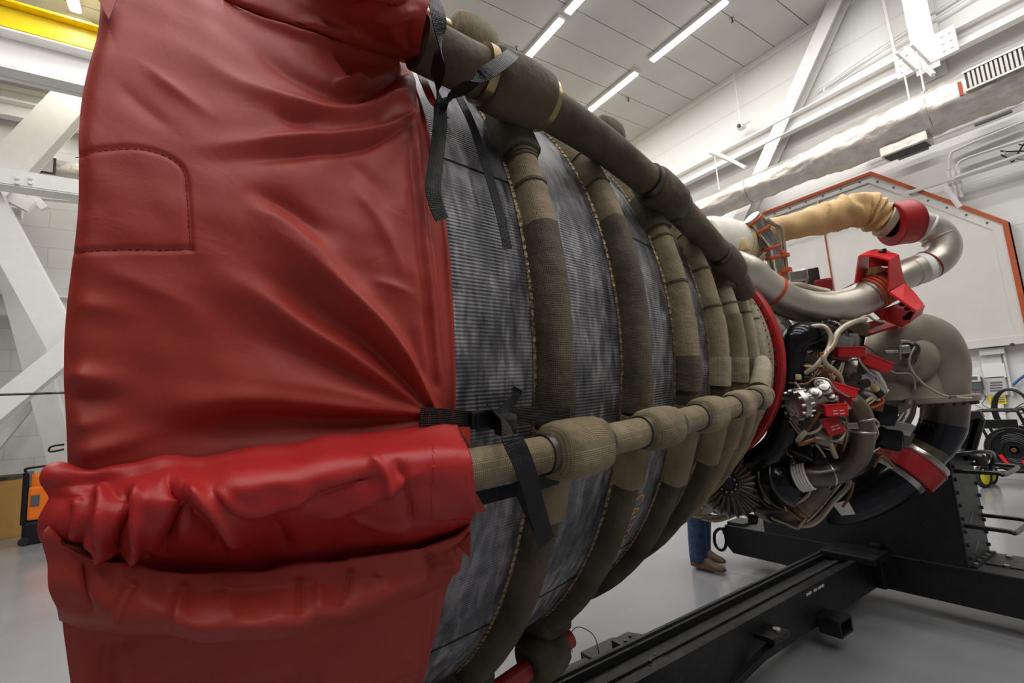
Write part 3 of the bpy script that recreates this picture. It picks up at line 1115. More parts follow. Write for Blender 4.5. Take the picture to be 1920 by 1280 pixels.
# ================================================================== the engine (axis along +x)
ENG = thing('rocket_engine', 'large rocket engine lying level, dark banded bell nozzle and piping in a black stand', 'rocket engine', (1.3, AX_Y, 0.6))
_px = np.array([-.12, 0.0, 0.30, .60, .907, 1.184, 1.4375, 1.66, 1.87, 2.04, 2.20, 2.42])
_pr = np.array([1.104, 1.102, 1.090, 1.066, 1.022, .963, .903, .846, .785, .733, .678, .590])
_pc = np.polyfit(_px, _pr, 4)


def nr(x):
    return float(np.polyval(_pc, x))


def nslope(x):
    return float(np.polyval(np.polyder(_pc), x))


# ---- bell
NX, NTH = 110, 400
xs = np.linspace(-.12, 2.44, NX)
nb = MB()
vs, fs, ring = [], [], []
for i, x in enumerate(xs):
    for k in range(NTH):
        th = 2 * math.pi * k / NTH
        vs.append(cyl(x, nr(x), th))
        ring.append((x, th if th < math.pi else th - 2 * math.pi, 0))
for i in range(NX - 1):
    for k in range(NTH):
        k2 = (k + 1) % NTH
        fs.append((i * NTH + k, i * NTH + k2, (i + 1) * NTH + k2, (i + 1) * NTH + k))
# inner wall a little inside, closed at the lip
o0 = len(vs)
for i, x in enumerate(xs[::6]):
    for k in range(NTH):
        th = 2 * math.pi * k / NTH
        vs.append(cyl(x, nr(x) - .03, th))
        ring.append((x, th, 0))
m_ = len(xs[::6])
for i in range(m_ - 1):
    for k in range(NTH):
        k2 = (k + 1) % NTH
        fs.append((o0 + i * NTH + k, o0 + (i + 1) * NTH + k, o0 + (i + 1) * NTH + k2, o0 + i * NTH + k2))
for k in range(NTH):
    k2 = (k + 1) % NTH
    fs.append((k, o0 + k, o0 + k2, k2))
nb.add(vs, fs)
noz = nb.build('bell_nozzle', 'nozzle_steel', ENG, 1)
ra = noz.data.attributes.new('ring', 'FLOAT_VECTOR', 'POINT')
ra.data.foreach_set('vector', np.array(ring, np.float32).ravel())


def sweep_ring(prof, t0, t1, n, wob=0.0, seed=0, cap=True):
    """profile [(x, r)] (closed) carried round the axis from angle t0 to t1 (degrees)"""
    rnd = random.Random(seed)
    mb = MB()
    vs, fs, at_ = [], [], []
    m = len(prof)
    per = [0]
    for i in range(1, m + 1):
        per.append(per[-1] + math.hypot(prof[i % m][0] - prof[i - 1][0], prof[i % m][1] - prof[i - 1][1]))
    full = abs((t1 - t0) - 360) < 1e-6
    cnt = n if full else n + 1
    ph = [rnd.uniform(0, 6.28) for _ in range(4)]
    for k in range(cnt):
        th = RAD(t0 + (t1 - t0) * k / n)
        wv = wob * (math.sin(th * 17 + ph[0]) + .7 * math.sin(th * 41 + ph[1]) + .5 * math.sin(th * 83 + ph[2]))
        for j, (x, r) in enumerate(prof):
            vs.append(cyl(x + wv * .4, r + wv, th))
            at_.append((th * r, per[j], 0))
    for k in range(n):
        k2 = (k + 1) % cnt
        for j in range(m):
            j2 = (j + 1) % m
            fs.append((k * m + j, k2 * m + j, k2 * m + j2, k * m + j2))
    if cap and not full:
        fs.append(tuple(range(m)))
        fs.append(tuple(n * m + j for j in reversed(range(m))))
    return mb.add(vs, fs, at_)


def band_prof(x, wd, ht, infl=0.0, sl=0.30):
    """wrapped hatband: rounded trapezoid standing on the bell at x..x+wd"""
    a, b = x - infl, x + wd + infl
    h = ht + infl
    ra, rb = nr(a) - .012, nr(b) - .012
    rt = nr(x + wd / 2)
    pts = [(a, ra), (a, ra + h * .45), (a + wd * .10, rt + h * .72), (a + wd * .26, rt + h * .93), (a + wd * .45, rt + h), (a + wd * .68, rt + h),
           (b - wd * .16, rt + h * .92), (b - wd * .05, rt + h * .72), (b, rb + h * .45), (b, rb)]
    return pts


# x of the band, width, height, list of (from, to, material) wraps
BX = [.600, .905, 1.184, 1.437, 1.650, 1.870, 2.035]
BW = [.066, .062, .062, .058, .054, .048, .042]
BH = [.056, .054, .052, .050, .046, .040, .034]
WR = [[(9.5, 21, 'olive_wrap'), (-11, 10.5, 'dark_wrap'), (-180, -10, 'dark_wrap'), (20.5, 180, 'smooth_wrap')],
      [(15.5, 30, 'olive_wrap'), (-11, 16, 'dark_wrap'), (-180, -10, 'dark_wrap'), (29, 180, 'olive_wrap')],
      [(1, 20, 'olive_wrap'), (-8, 2, 'olive_wrap'), (-180, -7, 'dark_wrap'), (19.5, 180, 'olive_wrap')],
      [(3, 24, 'olive_wrap'), (-8, 4, 'olive_wrap'), (-180, -7, 'dark_wrap'), (23.5, 180, 'olive_wrap')],
      [(5, 14, 'pale_wrap'), (-8, 6, 'olive_wrap'), (-180, -7, 'olive_wrap'), (13.5, 180, 'olive_wrap')],
      [(-8, 18, 'pale_wrap'), (-180, -7, 'olive_wrap'), (17.5, 180, 'olive_wrap')],
      [(-8, 14, 'pale_wrap'), (-180, -7, 'olive_wrap'), (13.5, 180, 'olive_wrap')]]
for i, x in enumerate(BX):
    hb = None
    for k, (t0, t1, mt) in enumerate(WR[i]):
        n = max(8, int((t1 - t0) / 1.2))
        o = sweep_ring(band_prof(x, BW[i], BH[i], .0015 * ((k * 2 + 1) % 4)), t0, t1, n, .0006, i * 7 + k).build('hatband' if k == 0 else 'wrap_section', mt,
                                                                                              ENG if k == 0 else hb, 50)
        if k == 0:
            hb = o
    # boots: stiffer sleeve just above the side drain line
    bt = (-8.0, -12.5) if i < 2 else ((-4.6, -10.5) if i < 5 else (-5, -9))
    sweep_ring(band_prof(x, BW[i], BH[i], .007), bt[1], bt[0], 8, .0004, i).build('boot', 'pale_wrap' if i in (3, 4) else 'olive_wrap' if i > 4 else 'dark_wrap', hb, 50)
    # wrap overlaps: thin raised edges
    for t in ([20.2, 16.2, 9.8] if i == 0 else [23.0, 15.8] if i == 1 else [17.6, 8.5] if i == 2 else [14.5, 6] if i == 3 else [9.0]):
        sweep_ring(band_prof(x, BW[i], BH[i], .004), t - .25, t + .12, 2).build('wrap_edge', 'dark_wrap', hb, 50)
    # foil seam on the aft foot of the band, stitched in small tabs
    if i < 5:
        r0 = nr(x - .008)
        ty = sweep_ring([(x - .010, r0 - .004), (x - .010, r0 + .003), (x - .003, r0 + .005), (x + .004, r0 + .004), (x + .004, r0 - .004)],
                        -180, 180, 300, .0006, i).build('foil_seam', 'gold_foil', ENG, 50)
        tab = sweep_ring([(x - .011, r0 - .004), (x - .011, r0 + .0038), (x - .004, r0 + .0062), (x + .004, r0 + .0045), (x + .004, r0 - .004)], -.34, .34, 1)
        if i < 3:
            mt_ = MB()
            for t in np.arange(-60, 40, 1.15 if i else 1.0):
                c_, s_ = math.cos(RAD(t)), math.sin(RAD(t))
                vv = np.array(tab.v)
                y_, z_ = vv[:, 1] - AX_Y, vv[:, 2] - AX_Z
                vv[:, 1] = AX_Y + y_ * c_ + z_ * s_
                vv[:, 2] = AX_Z - y_ * s_ + z_ * c_
                mt_.add(vv, tab.f)
            so = mt_.build('seam_tabs', 'gold_foil', ENG)
            so['kind'] = 'stuff'

# axial skin joints
for t in (17.5, -40, 75):
    for (a, b) in ((.36, .59), (.67, .89), (.98, 1.17), (1.26, 1.42)):
        if (a < .6 and t == 17.5) or t != 17.5 or a > .9:
            pts_ = [cyl(x, nr(x) + .0005, RAD(t - 2.0 * (x - .36))) for x in np.linspace(a, b, 5)]
            MB().tube(pts_, .0022, 6).build('skin_joint', 'black_satin', noz)

# forward skirt with lacing tabs and row of holes
vs = []
for j, (x0, x1) in enumerate(((2.13, 2.30), (2.30, 2.43))):
    for k in range(60):
        t0, t1 = -90 + k * 3.0 + .06, -90 + (k + 1) * 3.0 - .06
        mb = sweep_ring([(x0 + .001, nr(x0) - .01), (x0 + .001, nr(x0) + .016), (x1 - .001, nr(x1) + .016), (x1 - .001, nr(x1) - .01)], t0, t1, 2)
        o = mb.build('skirt_tab', 'tube_cream', ENG)
        if True:
            xx = x1 - .022
            th = RAD((t0 + t1) / 2)
            p0, p1 = cyl(xx, nr(xx) + .015, th), cyl(xx, nr(xx) + .0185, th)
            MB().disc(p0, p1, .0055, 8).build('hole', 'black_satin', o)
sweep_ring([(2.12, nr(2.12) - .02), (2.12, nr(2.12) + .008), (2.44, nr(2.44) + .008), (2.44, nr(2.44) - .02)], 90, 270, 90).build('skirt_back', 'tube_cream', ENG, 30)

# big red protective ring
RR = thing('protective_ring', 'bright red flat protective ring clamped round the front of the bell nozzle', 'ring', (2.47, AX_Y, AX_Z - .63))
sweep_ring([(2.445, .565), (2.445, .628), (2.452, .635), (2.478, .635), (2.485, .628), (2.485, .565)], -180, 180, 160).build('ring_plate', 'red_ring_paint', RR, 30)
sweep_ring([(2.478, .60), (2.478, .628), (2.497, .628), (2.497, .60)], -180, 180, 120).build('ring_rim', 'red_ring_paint', RR, 30)
bo = None
for k in range(48):
    q = cyl(2.44, .606, RAD(k * 7.5))
    if bo is None:
        bo = MB().disc(q, q + [-.009, 0, 0], .007, 8).build('bolt', 'dark_steel', RR, 1, base=q)
    else:
        b = bo.copy()
        COL.objects.link(b)
        b.location = Vector(q) - wloc(RR)

# lettering CAUTION on the bell
tv, tf = text_mesh('CAUTION', .058)
x0_, t0_ = onr(1188, 930, nr(1.06) + .002)
cm = MB()
cm.add([cyl(1.055 + v.y * 1.2, nr(1.055 + v.y * 1.2) + .0018, t0_ - v.x / nr(1.06)) for v in tv], tf)
cm.build('caution_lettering', 'caution_paint', noz)


# ---- pipes carried along the bell
def along(xs_, th, off):
    return [cyl(x, nr(x) + off, RAD(th if not callable(th) else th(x))) for x in xs_]


def wrapped_pipe(name, xs_, th, off, rad, joints, jr, jl, mt, jmt, jn='joint_sleeve', sq=None, clamps=()):
    o = MB().tube(along(xs_, th, off), rad, 20).build(name, mt, ENG, 60)
    for i, xj in enumerate(joints):
        r_, l_ = jr[i], jl[i]
        X_ = [xj - l_ / 2 - .004, xj - l_ / 2, xj - l_ * .44, xj - l_ * .3, xj, xj + l_ * .3, xj + l_ * .44, xj + l_ / 2, xj + l_ / 2 + .004]
        R_ = [rad * .9, r_ * .72, r_ * .9, r_ * .985, r_, r_ * .985, r_ * .93, r_ * .8, rad * .9]
        MB().tube(along(X_, th, off), R_, 24, smooth=4, sq=sq).build(jn, jmt, o, 60)
        for s_ in (-1, 1):
            xc_ = xj + s_ * (l_ / 2 + .014)
            MB().tube(along([xc_ - .008, xc_ - .007, xc_ + .007, xc_ + .008], th, off), [rad, rad + .004, rad + .004, rad], 20).build('band_clamp', 'dark_steel', o, 60)
    return o


# lower drain line, theta about -14
lowth = lambda x: -14.2 + .4 * x
lowp = wrapped_pipe('drain_line', np.linspace(.30, 1.78, 24), lowth, .098, .034, [b + .03 for b in BX[:5]], [.058, .050, .050, .046, .044], [.135, .12, .105, .105, .095], 'olive_wrap', 'olive_wrap', sq=2.6)
# down-turned outlet stubs from the joints into the lower band sections
for i in range(5):
    x = BX[i] + BW[i] / 2
    sweep_ring(band_prof(BX[i], BW[i], BH[i], .009), -23 if i < 2 else -27, -13, 8).build('joint_boot', 'olive_wrap', lowp, 50)
# end of the drain line by the ring: taped lump
q = [cyl(1.72, nr(1.72) + .09, RAD(-12)), cyl(1.8, nr(1.8) + .08, RAD(-8)), cyl(1.88, nr(1.88) + .06, RAD(-6)), cyl(1.97, nr(1.97) + .05, RAD(-7))]
MB().tube(q, [.036, .034, .030, .018], 14, smooth=5).build('end_wrap', 'pale_wrap', lowp, 60)

# upper transfer line
upth = lambda x: float(np.interp(x, [.2, .4, .63, .95, 1.21, 1.67, 1.8, 2.0], [26.8, 26.8, 26.6, 27.2, 25.2, 18.6, 15.5, 10]))
uppo = np.interp
upp = MB().tube([cyl(x, nr(x) + float(np.interp(x, [.2, .45, .63, 1.21, 1.67, 1.9], [.11, .105, .115, .095, .075, .05])), RAD(upth(x))) for x in np.linspace(.36, 1.86, 30)],
                [float(np.interp(x, [.2, .66, .68, 1.9], [.052, .054, .050, .042])) for x in np.linspace(.36, 1.86, 30)], 24).build('transfer_line', 'smooth_wrap', ENG, 60)
for xj, l_, r_ in ((.600, .145, .073), (1.225, .125, .064), (1.67, .12, .056)):
    X_ = [xj - l_ / 2 - .004, xj - l_ / 2, xj - l_ * .42, xj, xj + l_ * .42, xj + l_ / 2, xj + l_ / 2 + .004]
    R_ = [.03, r_ * .86, r_ * .97, r_, r_ * .99, r_ * .93, .03]
    MB().tube([cyl(x, nr(x) + float(np.interp(x, [.2, .45, .63, 1.21, 1.67, 1.9], [.11, .105, .115, .095, .075, .05])), RAD(upth(x))) for x in X_], R_, 28, smooth=3).build('joint_sleeve', 'smooth_wrap', upp, 60)
    for s_ in (-1, 1):
        xc_ = xj + s_ * (l_ / 2 + .012)
        MB().tube([cyl(x, nr(x) + float(np.interp(x, [.2, .45, .63, 1.21, 1.67, 1.9], [.11, .105, .115, .095, .075, .05])), RAD(upth(x))) for x in (xc_ - .011, xc_ - .010, xc_ + .010, xc_ + .011)],
                  [.04, r_ * .86, r_ * .86, .04], 28).build('band_clamp', 'brass' if xj < .7 else 'dark_steel', upp, 60)
    # flap of wrap folding down onto the band under the joint
    i = int(np.argmin([abs(b + .03 - xj) for b in BX]))
    sweep_ring(band_prof(BX[i], BW[i] * 1.05, BH[i], .012), upth(xj) - 5.5, upth(xj) + 2, 8, .001).build('wrap_flap', 'dark_wrap', upp, 50)

# back line: red tube with olive lumps, theta about 44
bk = MB().tube(along(np.linspace(.15, 1.95, 26), 45, .10), .026, 14).build('red_line', 'red_tube', ENG, 60)
for xj, l_, r_, mt in ((.63, .135, .066, 'olive_wrap'), (1.22, .11, .058, 'smooth_wrap'), (1.67, .1, .045, 'smooth_wrap')):
    X_ = [xj - l_ / 2, xj - l_ * .46, xj - l_ * .2, xj + l_ * .2, xj + l_ * .46, xj + l_ / 2]
    MB().tube(along(X_, 45, .10), [.026, r_ * .85, r_, r_, r_ * .85, .026], 12, smooth=3, sq=3).build('joint_lump', mt, bk, 60)
    for s_ in (-1, 1):
        xc_ = xj + s_ * (l_ / 2 + .012)
        MB().tube(along([xc_ - .012, xc_ + .012], 45, .10), .029, 14).build('band_clamp', 'brass', bk, 60)
# bottom line, theta about -60
bt = MB().tube(along(np.linspace(.35, 1.045, 16), -61, .10), .030, 16).build('bottom_line', 'red_tube', ENG, 60)
for xj, l_, r_ in ((.93, .14, .07), (.63, .13, .07)):
    X_ = [xj - l_ / 2, xj - l_ * .46, xj - l_ * .2, xj + l_ * .2, xj + l_ * .46, xj + l_ / 2]
    MB().tube(along(X_, -61, .09), [.032, r_ * .85, r_, r_, r_ * .85, .032], 14, smooth=3, sq=2.6).build('joint_lump', 'dark_wrap', bt, 60)
    i = int(np.argmin([abs(b + .03 - xj) for b in BX]))
    sweep_ring(band_prof(BX[i], BW[i] * 1.3, BH[i], .014), -66, -55, 8, .001).build('wrap_flap', 'dark_wrap', bt, 50)

# ================================================================== red vinyl cover over the nozzle exit
CV = thing('nozzle_cover', 'wrinkled dark red vinyl cover tied over the open end of the rocket nozzle', 'cover', (.12, AX_Y, AX_Z - 1.13))
CR = 1.132
CX0 = -.122


def seg_dist(P, pl):
    """distance of points P (n,2) to a polyline and the place along it (0..1)"""
    pl = np.array(pl, float)
    L = np.r_[0, np.cumsum(np.hypot(*(pl[1:] - pl[:-1]).T))]
    best = np.full(len(P), 1e9)
    tt = np.zeros(len(P))
    for i in range(len(pl) - 1):
        a, b = pl[i], pl[i + 1]
        d = b - a
        l2 = d @ d + 1e-12
        t = np.clip(((P - a) @ d) / l2, 0, 1)
        q = a + t[:, None] * d
        ds = np.hypot(*(P - q).T)
        m = ds < best
        best[m] = ds[m]
        tt[m] = (L[i] + t[m] * (L[i + 1] - L[i])) / L[-1]
    return best, tt


def prm(pts, r=CR):
    out = []
    for a, b in pts:
        x, t = onr(a, b, r)
        out.append((x, t * r))
    return out


def spl(pts, n=10):
    pts = [np.array(p, float) for p in pts]
    out = []
    for i in range(len(pts) - 1):
        p0, p1, p2, p3 = pts[max(i - 1, 0)], pts[i], pts[i + 1], pts[min(i + 2, len(pts) - 1)]
        for j in range(n):
            t = j / n
            out.append(0.5 * (2 * p1 + (p2 - p0) * t + (2 * p0 - 5 * p1 + 4 * p2 - p3) * t * t + (3 * p1 - p0 - 3 * p2 + p3) * t ** 3))
    out.append(pts[-1])
    return out


# folds: (picture line on the cloth, height m, half-width m at start, at end, fade start, fade end)
FOLDS = [
    # fan from the lower strap
    ([(818, 768), (748, 655), (690, 590), (600, 505), (500, 420), (420, 350)], .020, .006, .020, .0, .5),
    ([(805, 765), (715, 665), (610, 590), (500, 515), (390, 440)], -.017, .007, .020, .0, .5),
    ([(798, 768), (690, 690), (570, 610), (455, 530), (330, 455)], .013, .006, .018, .0, .5),
    ([(795, 770), (680, 712), (540, 650), (400, 585), (280, 540)], -.010, .007, .022, .0, .5),
    ([(792, 774), (660, 738), (520, 715), (380, 700), (240, 700)], .008, .006, .02, .0, .6),
    ([(792, 778), (640, 762), (470, 748), (300, 765), (190, 780)], .013, .006, .017, .0, .4),
    ([(790, 784), (620, 792), (450, 800), (280, 830), (160, 855)], -.020, .006, .024, .0, .4),
    ([(800, 740), (770, 690), (735, 645)], .006, .004, .006, .1, .8),
    ([(805, 755), (785, 690), (770, 620), (760, 560)], -.006, .004, .010, .0, .8),
    # upper sweep under the top seam
    ([(772, 118), (700, 165), (640, 172), (560, 140), (470, 85), (380, 30)], -.020, .006, .020, .1, .5),
    ([(778, 165), (700, 205), (620, 212), (520, 185), (420, 140), (300, 60)], .015, .006, .018, .1, .5),
    ([(440, 20), (520, 58), (600, 86), (680, 108), (765, 128)], .015, .010, .009, .05, .1),
    ([(620, 158), (655, 152), (690, 140)], .010, .006, .006, .3, .3),
    ([(490, 200), (560, 225), (620, 215)], -.006, .008, .008, .4, .4),
    ([(785, 185), (720, 190), (660, 198)], .006, .004, .010, .1, .6),
    ([(790, 195), (750, 232), (690, 250), (560, 258), (420, 272), (310, 290)], .011, .005, .011, .1, .4),
    ([(780, 215), (700, 268), (560, 285), (430, 302), (345, 305)], -.010, .005, .010, .1, .4),
    ([(240, 100), (330, 170), (430, 240)], .005, .008, .010, .5, .5),
    ([(200, 130), (280, 210), (370, 280)], -.004, .008, .010, .5, .5),
    ([(430, 370), (490, 365), (560, 400), (640, 470)], -.011, .012, .016, .4, .4),
    ([(440, 392), (520, 410), (590, 470), (650, 540)], .008, .010, .012, .4, .4),
    # upright tension lines along the gathered edge
    ([(778, 190), (792, 330), (803, 460), (818, 600), (828, 730)], .008, .008, .006, .05, .05),
    ([(762, 200), (776, 340), (788, 470), (806, 610), (822, 740)], -.006, .010, .006, .1, .05),
    # left edge
    ([(125, 690), (165, 705), (260, 720)], .010, .008, .012, .2, .9),
    ([(120, 735), (170, 745), (280, 740)], -.009, .008, .012, .2, .9),
    ([(135, 560), (180, 575), (280, 590)], .005, .009, .012, .2, .9),
    ([(118, 800), (180, 790), (260, 770)], .007, .008, .010, .2, .9),
    ([(112, 850), (180, 838), (330, 800)], .010, .008, .012, .2, .8),
    ([(150, 500), (230, 520), (330, 560), (430, 600)], .005, .01, .014, .4, .6),
    ([(600, 262), (690, 330), (750, 420)], -.004, .012, .014, .4, .5),
    ([(640, 320), (700, 400), (740, 480), (765, 560)], .005, .010, .010, .4, .4),
    ([(680, 520), (740, 540), (790, 560)], .004, .006, .006, .5, .5),
    # skirt under the sleeve
    ([(850, 1090), (845, 1180), (835, 1290)], -.008, .008, .008, .2, .1),
    ([(815, 1110), (805, 1200), (790, 1300)], .006, .008, .008, .2, .1),
    ([(240, 1190), (235, 1240), (240, 1300)], .005, .008, .010, .2, .1),
    ([(210, 1190), (195, 1240), (190, 1300)], -.006, .008, .010, .2, .1),
]
ths = np.concatenate([np.linspace(-180, -46, 60, endpoint=False), np.linspace(-46, 40, 560, endpoint=False), np.linspace(40, 180, 60, endpoint=False)])
xs_u = np.linspace(0, 1, 250)
TH, U = np.meshgrid(RAD(1) * ths, xs_u, indexing='ij')
# right edge of the cloth: gathered by the straps
edge = np.interp(ths, [-180, -60, -31, -24, -19, -11, -9, -7, -3, 5, 12, 20, 24, 27, 32, 60, 180],
                 [.40, .40, .405, .41, .41, .375, .362, .362, .352, .352, .354, .36, .372, .385, .39, .40, .40])
XX = CX0 + (edge[:, None] - CX0) * U
Pq = np.c_[XX.ravel(), (TH * CR).ravel()]
H = np.zeros(len(Pq))
near = np.abs(TH.ravel()) < RAD(46)
for pl, hgt, w0, w1, f0, f1 in FOLDS:
    q = spl(prm(pl), 6)
    d, t = seg_dist(Pq[near], q)
    wd = 1.1 * w0 + (1.45 * w1 - 1.1 * w0) * t
    hgt *= 1.25
    fade = np.clip(t / max(f0, 1e-3), 0, 1) if f0 > 0 else np.ones_like(t)
    fade = fade * np.clip((1 - t) / max(f1, 1e-3), 0, 1)
    fade = fade * fade * (3 - 2 * fade)
    amp = hgt * fade * (.35 + .65 * np.clip(t / .25, 0, 1))
    H[near] += amp * np.exp(-(d / wd) ** 1.7 * .9)
# soft large waves and small creases
x_, s_ = Pq[:, 0], Pq[:, 1]
H += .004 * np.sin(x_ * 11 + s_ * 7.0 + 1.3) * np.sin(s_ * 9 - x_ * 6) + .0018 * np.sin(x_ * 31 - s_ * 26) * np.sin(s_ * 17 + 2)
H += .0008 * np.sin(x_ * 63 + s_ * 71 + 3 * np.sin(s_ * 9)) * np.sin(x_ * 41 - s_ * 33)
# stitched patch edge: a shallow step
PATCH = [(140, 292), (200, 284), (255, 281), (300, 288), (330, 303), (346, 325), (351, 370), (354, 420), (356, 466)]
PATCH_B = [(356, 466), (300, 468), (240, 467), (190, 469), (135, 471)]
for pl in (PATCH, PATCH_B):
    d, t = seg_dist(Pq[near], spl(prm(pl), 8))
    H[near] -= .0035 * np.exp(-(d / .0035) ** 2)
H = H.reshape(TH.shape)
lip = np.exp(-((1 - U) / .05) ** 2)
R_ = CR + H - .016 * lip
R_ = np.where(R_ < 1.118, 1.1095 + .0085 * np.exp((R_ - 1.118) / .0085), R_)
rim = np.exp(-(U / .02) ** 2)
R_ -= .006 * rim
cb = MB()
nT, nU = TH.shape
V = np.stack([XX + .003 * np.sin(TH * 23) * (1 - U) ** 4, AX_Y - R_ * np.cos(TH), AX_Z + R_ * np.sin(TH)], -1).reshape(-1, 3)
idx = np.arange(nT * nU).reshape(nT, nU)
a, b = idx, np.roll(idx, -1, 0)
F = np.stack([a[:, :-1], b[:, :-1], b[:, 1:], a[:, 1:]], -1).reshape(-1, 4)


def fast_mesh(name, V, F, material, parent, smooth=True):
    me = bpy.data.meshes.new(name)
    me.vertices.add(len(V))
    me.vertices.foreach_set('co', np.asarray(V, np.float32).ravel())
    me.loops.add(F.size)
    me.loops.foreach_set('vertex_index', F.astype(np.int32).ravel())
    me.polygons.add(len(F))
    me.polygons.foreach_set('loop_start', np.arange(0, F.size, F.shape[1], dtype=np.int32))
    me.polygons.foreach_set('loop_total', np.full(len(F), F.shape[1], np.int32))
    me.update(calc_edges=True)
    me.validate()
    if smooth:
        me.polygons.foreach_set('use_smooth', [True] * len(me.polygons))
    me.materials.append(MATS[material])
    o = bpy.data.objects.new(name, me)
    COL.objects.link(o)
    if parent:
        setp(o, parent)
    return o


fast_mesh('cover_body', V, F[:, ::-1], 'red_vinyl', CV)
# closed end of the cover (wrinkled disc that starts at the rim of the cloth)
ed = MB()
vs, fs = [], []
rimr = R_[:, 0]
rimx = V.reshape(nT, nU, 3)[:, 0, 0]
rel_ = np.linspace(1, 0.02, 22)
for i, q in enumerate(rel_):
    for k in range(nT):
        th = RAD(1) * ths[k]
        rr = rimr[k] * q
        vs.append(cyl(rimx[k] + (1 - q) * (-.02 - .010 * math.sin(q * 9 + 2 * math.sin(th * 3))), rr, th))
for i in range(len(rel_) - 1):
    for k in range(nT):
        k2 = (k + 1) % nT
        fs.append((i * nT + k, (i + 1) * nT + k, (i + 1) * nT + k2, i * nT + k2))
fs.append(tuple((len(rel_) - 1) * nT + k for k in range(nT)))
ed.add(vs, fs)
ed.build('end_panel', 'red_vinyl', CV, 60)
# inner skirt: circumferential gathers between the cloth edge and the bell
sk = MB()
vs, fs = [], []
tt_ = np.linspace(-50, 34, 220)
prof_n = 26
for k, t in enumerate(tt_):
    e = float(np.interp(t, ths, edge))
    top = float(np.interp(t, [-50, -9, 20, 27, 34], [.43, .395, .397, .40, .41]))
    for j in range(prof_n):
        u = j / (prof_n - 1)
        x = e - .03 + (top - e + .03) * u
        base = nr(x) + .004 + (1 - u) * .016
        r_ = base + .006 * max(0, math.sin(u * 15.0 + .35 * math.sin(t * .12))) + .002 * math.sin(t * .4 + u * 5)
        vs.append(cyl(x, r_, RAD(t)))
for k in range(len(tt_) - 1):
    for j in range(prof_n - 1):
        fs.append((k * prof_n + j, (k + 1) * prof_n + j, (k + 1) * prof_n + j + 1, k * prof_n + j + 1))
sk.add(vs, fs)
so = sk.build('inner_skirt', 'red_vinyl', CV, 60)
md = so.modifiers.new('thick', 'SOLIDIFY')
md.thickness = .0015


# ---- sleeves lofted from rows on the cloth (picture line, stand-off from the cloth)
def loft(name, rows, material, parent, ncol=150, nsub=10, folds=(), seed=1, crump=None, dens=1.0):
    G = []
    for pl, off in rows:
        q = spl(pl, 12)
        q = np.array(q)
        L = np.r_[0, np.cumsum(np.hypot(*(q[1:] - q[:-1]).T))]
        s = np.linspace(0, L[-1], ncol)
        px_ = np.interp(s, L, q[:, 0])
        py_ = np.interp(s, L, q[:, 1])
        o_ = np.interp(np.linspace(0, 1, ncol), np.linspace(0, 1, len(off)), off) if hasattr(off, '__len__') else np.full(ncol, off)
        row = []
        for i in range(ncol):
            x, t = onr(px_[i], py_[i], CR + o_[i])
            row.append((x, t, CR + o_[i], px_[i], py_[i]))
        G.append(np.array(row))
    G = np.array(G)
    R2 = []
    m = len(G)
    for i in range(m - 1):
        p0, p1, p2, p3 = G[max(i - 1, 0)], G[i], G[i + 1], G[min(i + 2, m - 1)]
        for j in range(nsub):
            t = j / nsub
            R2.append(0.5 * (2 * p1 + (p2 - p0) * t + (2 * p0 - 5 * p1 + 4 * p2 - p3) * t * t + (3 * p1 - p0 - 3 * p2 + p3) * t ** 3))
    R2.append(G[-1])
    A = np.array(R2)
    P3 = np.stack([A[..., 0], AX_Y - A[..., 2] * np.cos(A[..., 1]), AX_Z + A[..., 2] * np.sin(A[..., 1])], -1)
    du = np.gradient(P3, axis=1)
    dv = np.gradient(P3, axis=0)
    N = np.cross(du, dv)
    N /= np.linalg.norm(N, axis=-1, keepdims=True) + 1e-9
    out = np.stack([np.zeros_like(A[..., 1]), -np.cos(A[..., 1]), np.sin(A[..., 1])], -1)
    sg = np.sign((N * out).sum(-1).mean())
    N *= sg
    Hh = np.zeros(A.shape[:2])
    pp = A[..., 3:5].reshape(-1, 2)
    for pl, hgt, wpx in folds:
        d, t = seg_dist(pp, spl(pl, 6))
        f = np.clip(t / .15, 0, 1) * np.clip((1 - t) / .25, 0, 1)
        Hh += (1.15 * hgt * f * np.exp(-(d / (wpx * 1.05)) ** 1.35)).reshape(Hh.shape)
    px_, py_ = A[..., 3], A[..., 4]
    k = crump(px_) if crump else .3
    Hh += k * (.007 * np.sin(px_ * .021 + py_ * .034 + .8 * np.sin(px_ * .013)) * np.sin(py_ * .024 - px_ * .017 + 1) + .0012 * np.sin(px_ * .061 - py_ * .043 + 1.5 * np.sin(py_ * .03)))
    P3 = P3 + N * Hh[..., None]
    n0, n1 = P3.shape[:2]
    idx = np.arange(n0 * n1).reshape(n0, n1)
    F = np.stack([idx[:-1, :-1], idx[1:, :-1], idx[1:, 1:], idx[:-1, 1:]], -1).reshape(-1, 4)
    if sg < 0:
        F = F[:, ::-1]
    o = fast_mesh(name, P3.reshape(-1, 3), F, material, parent)
    md = o.modifiers.new('thick', 'SOLIDIFY')
    md.thickness = .002
    md.offset = -1
    return o, P3, N, A


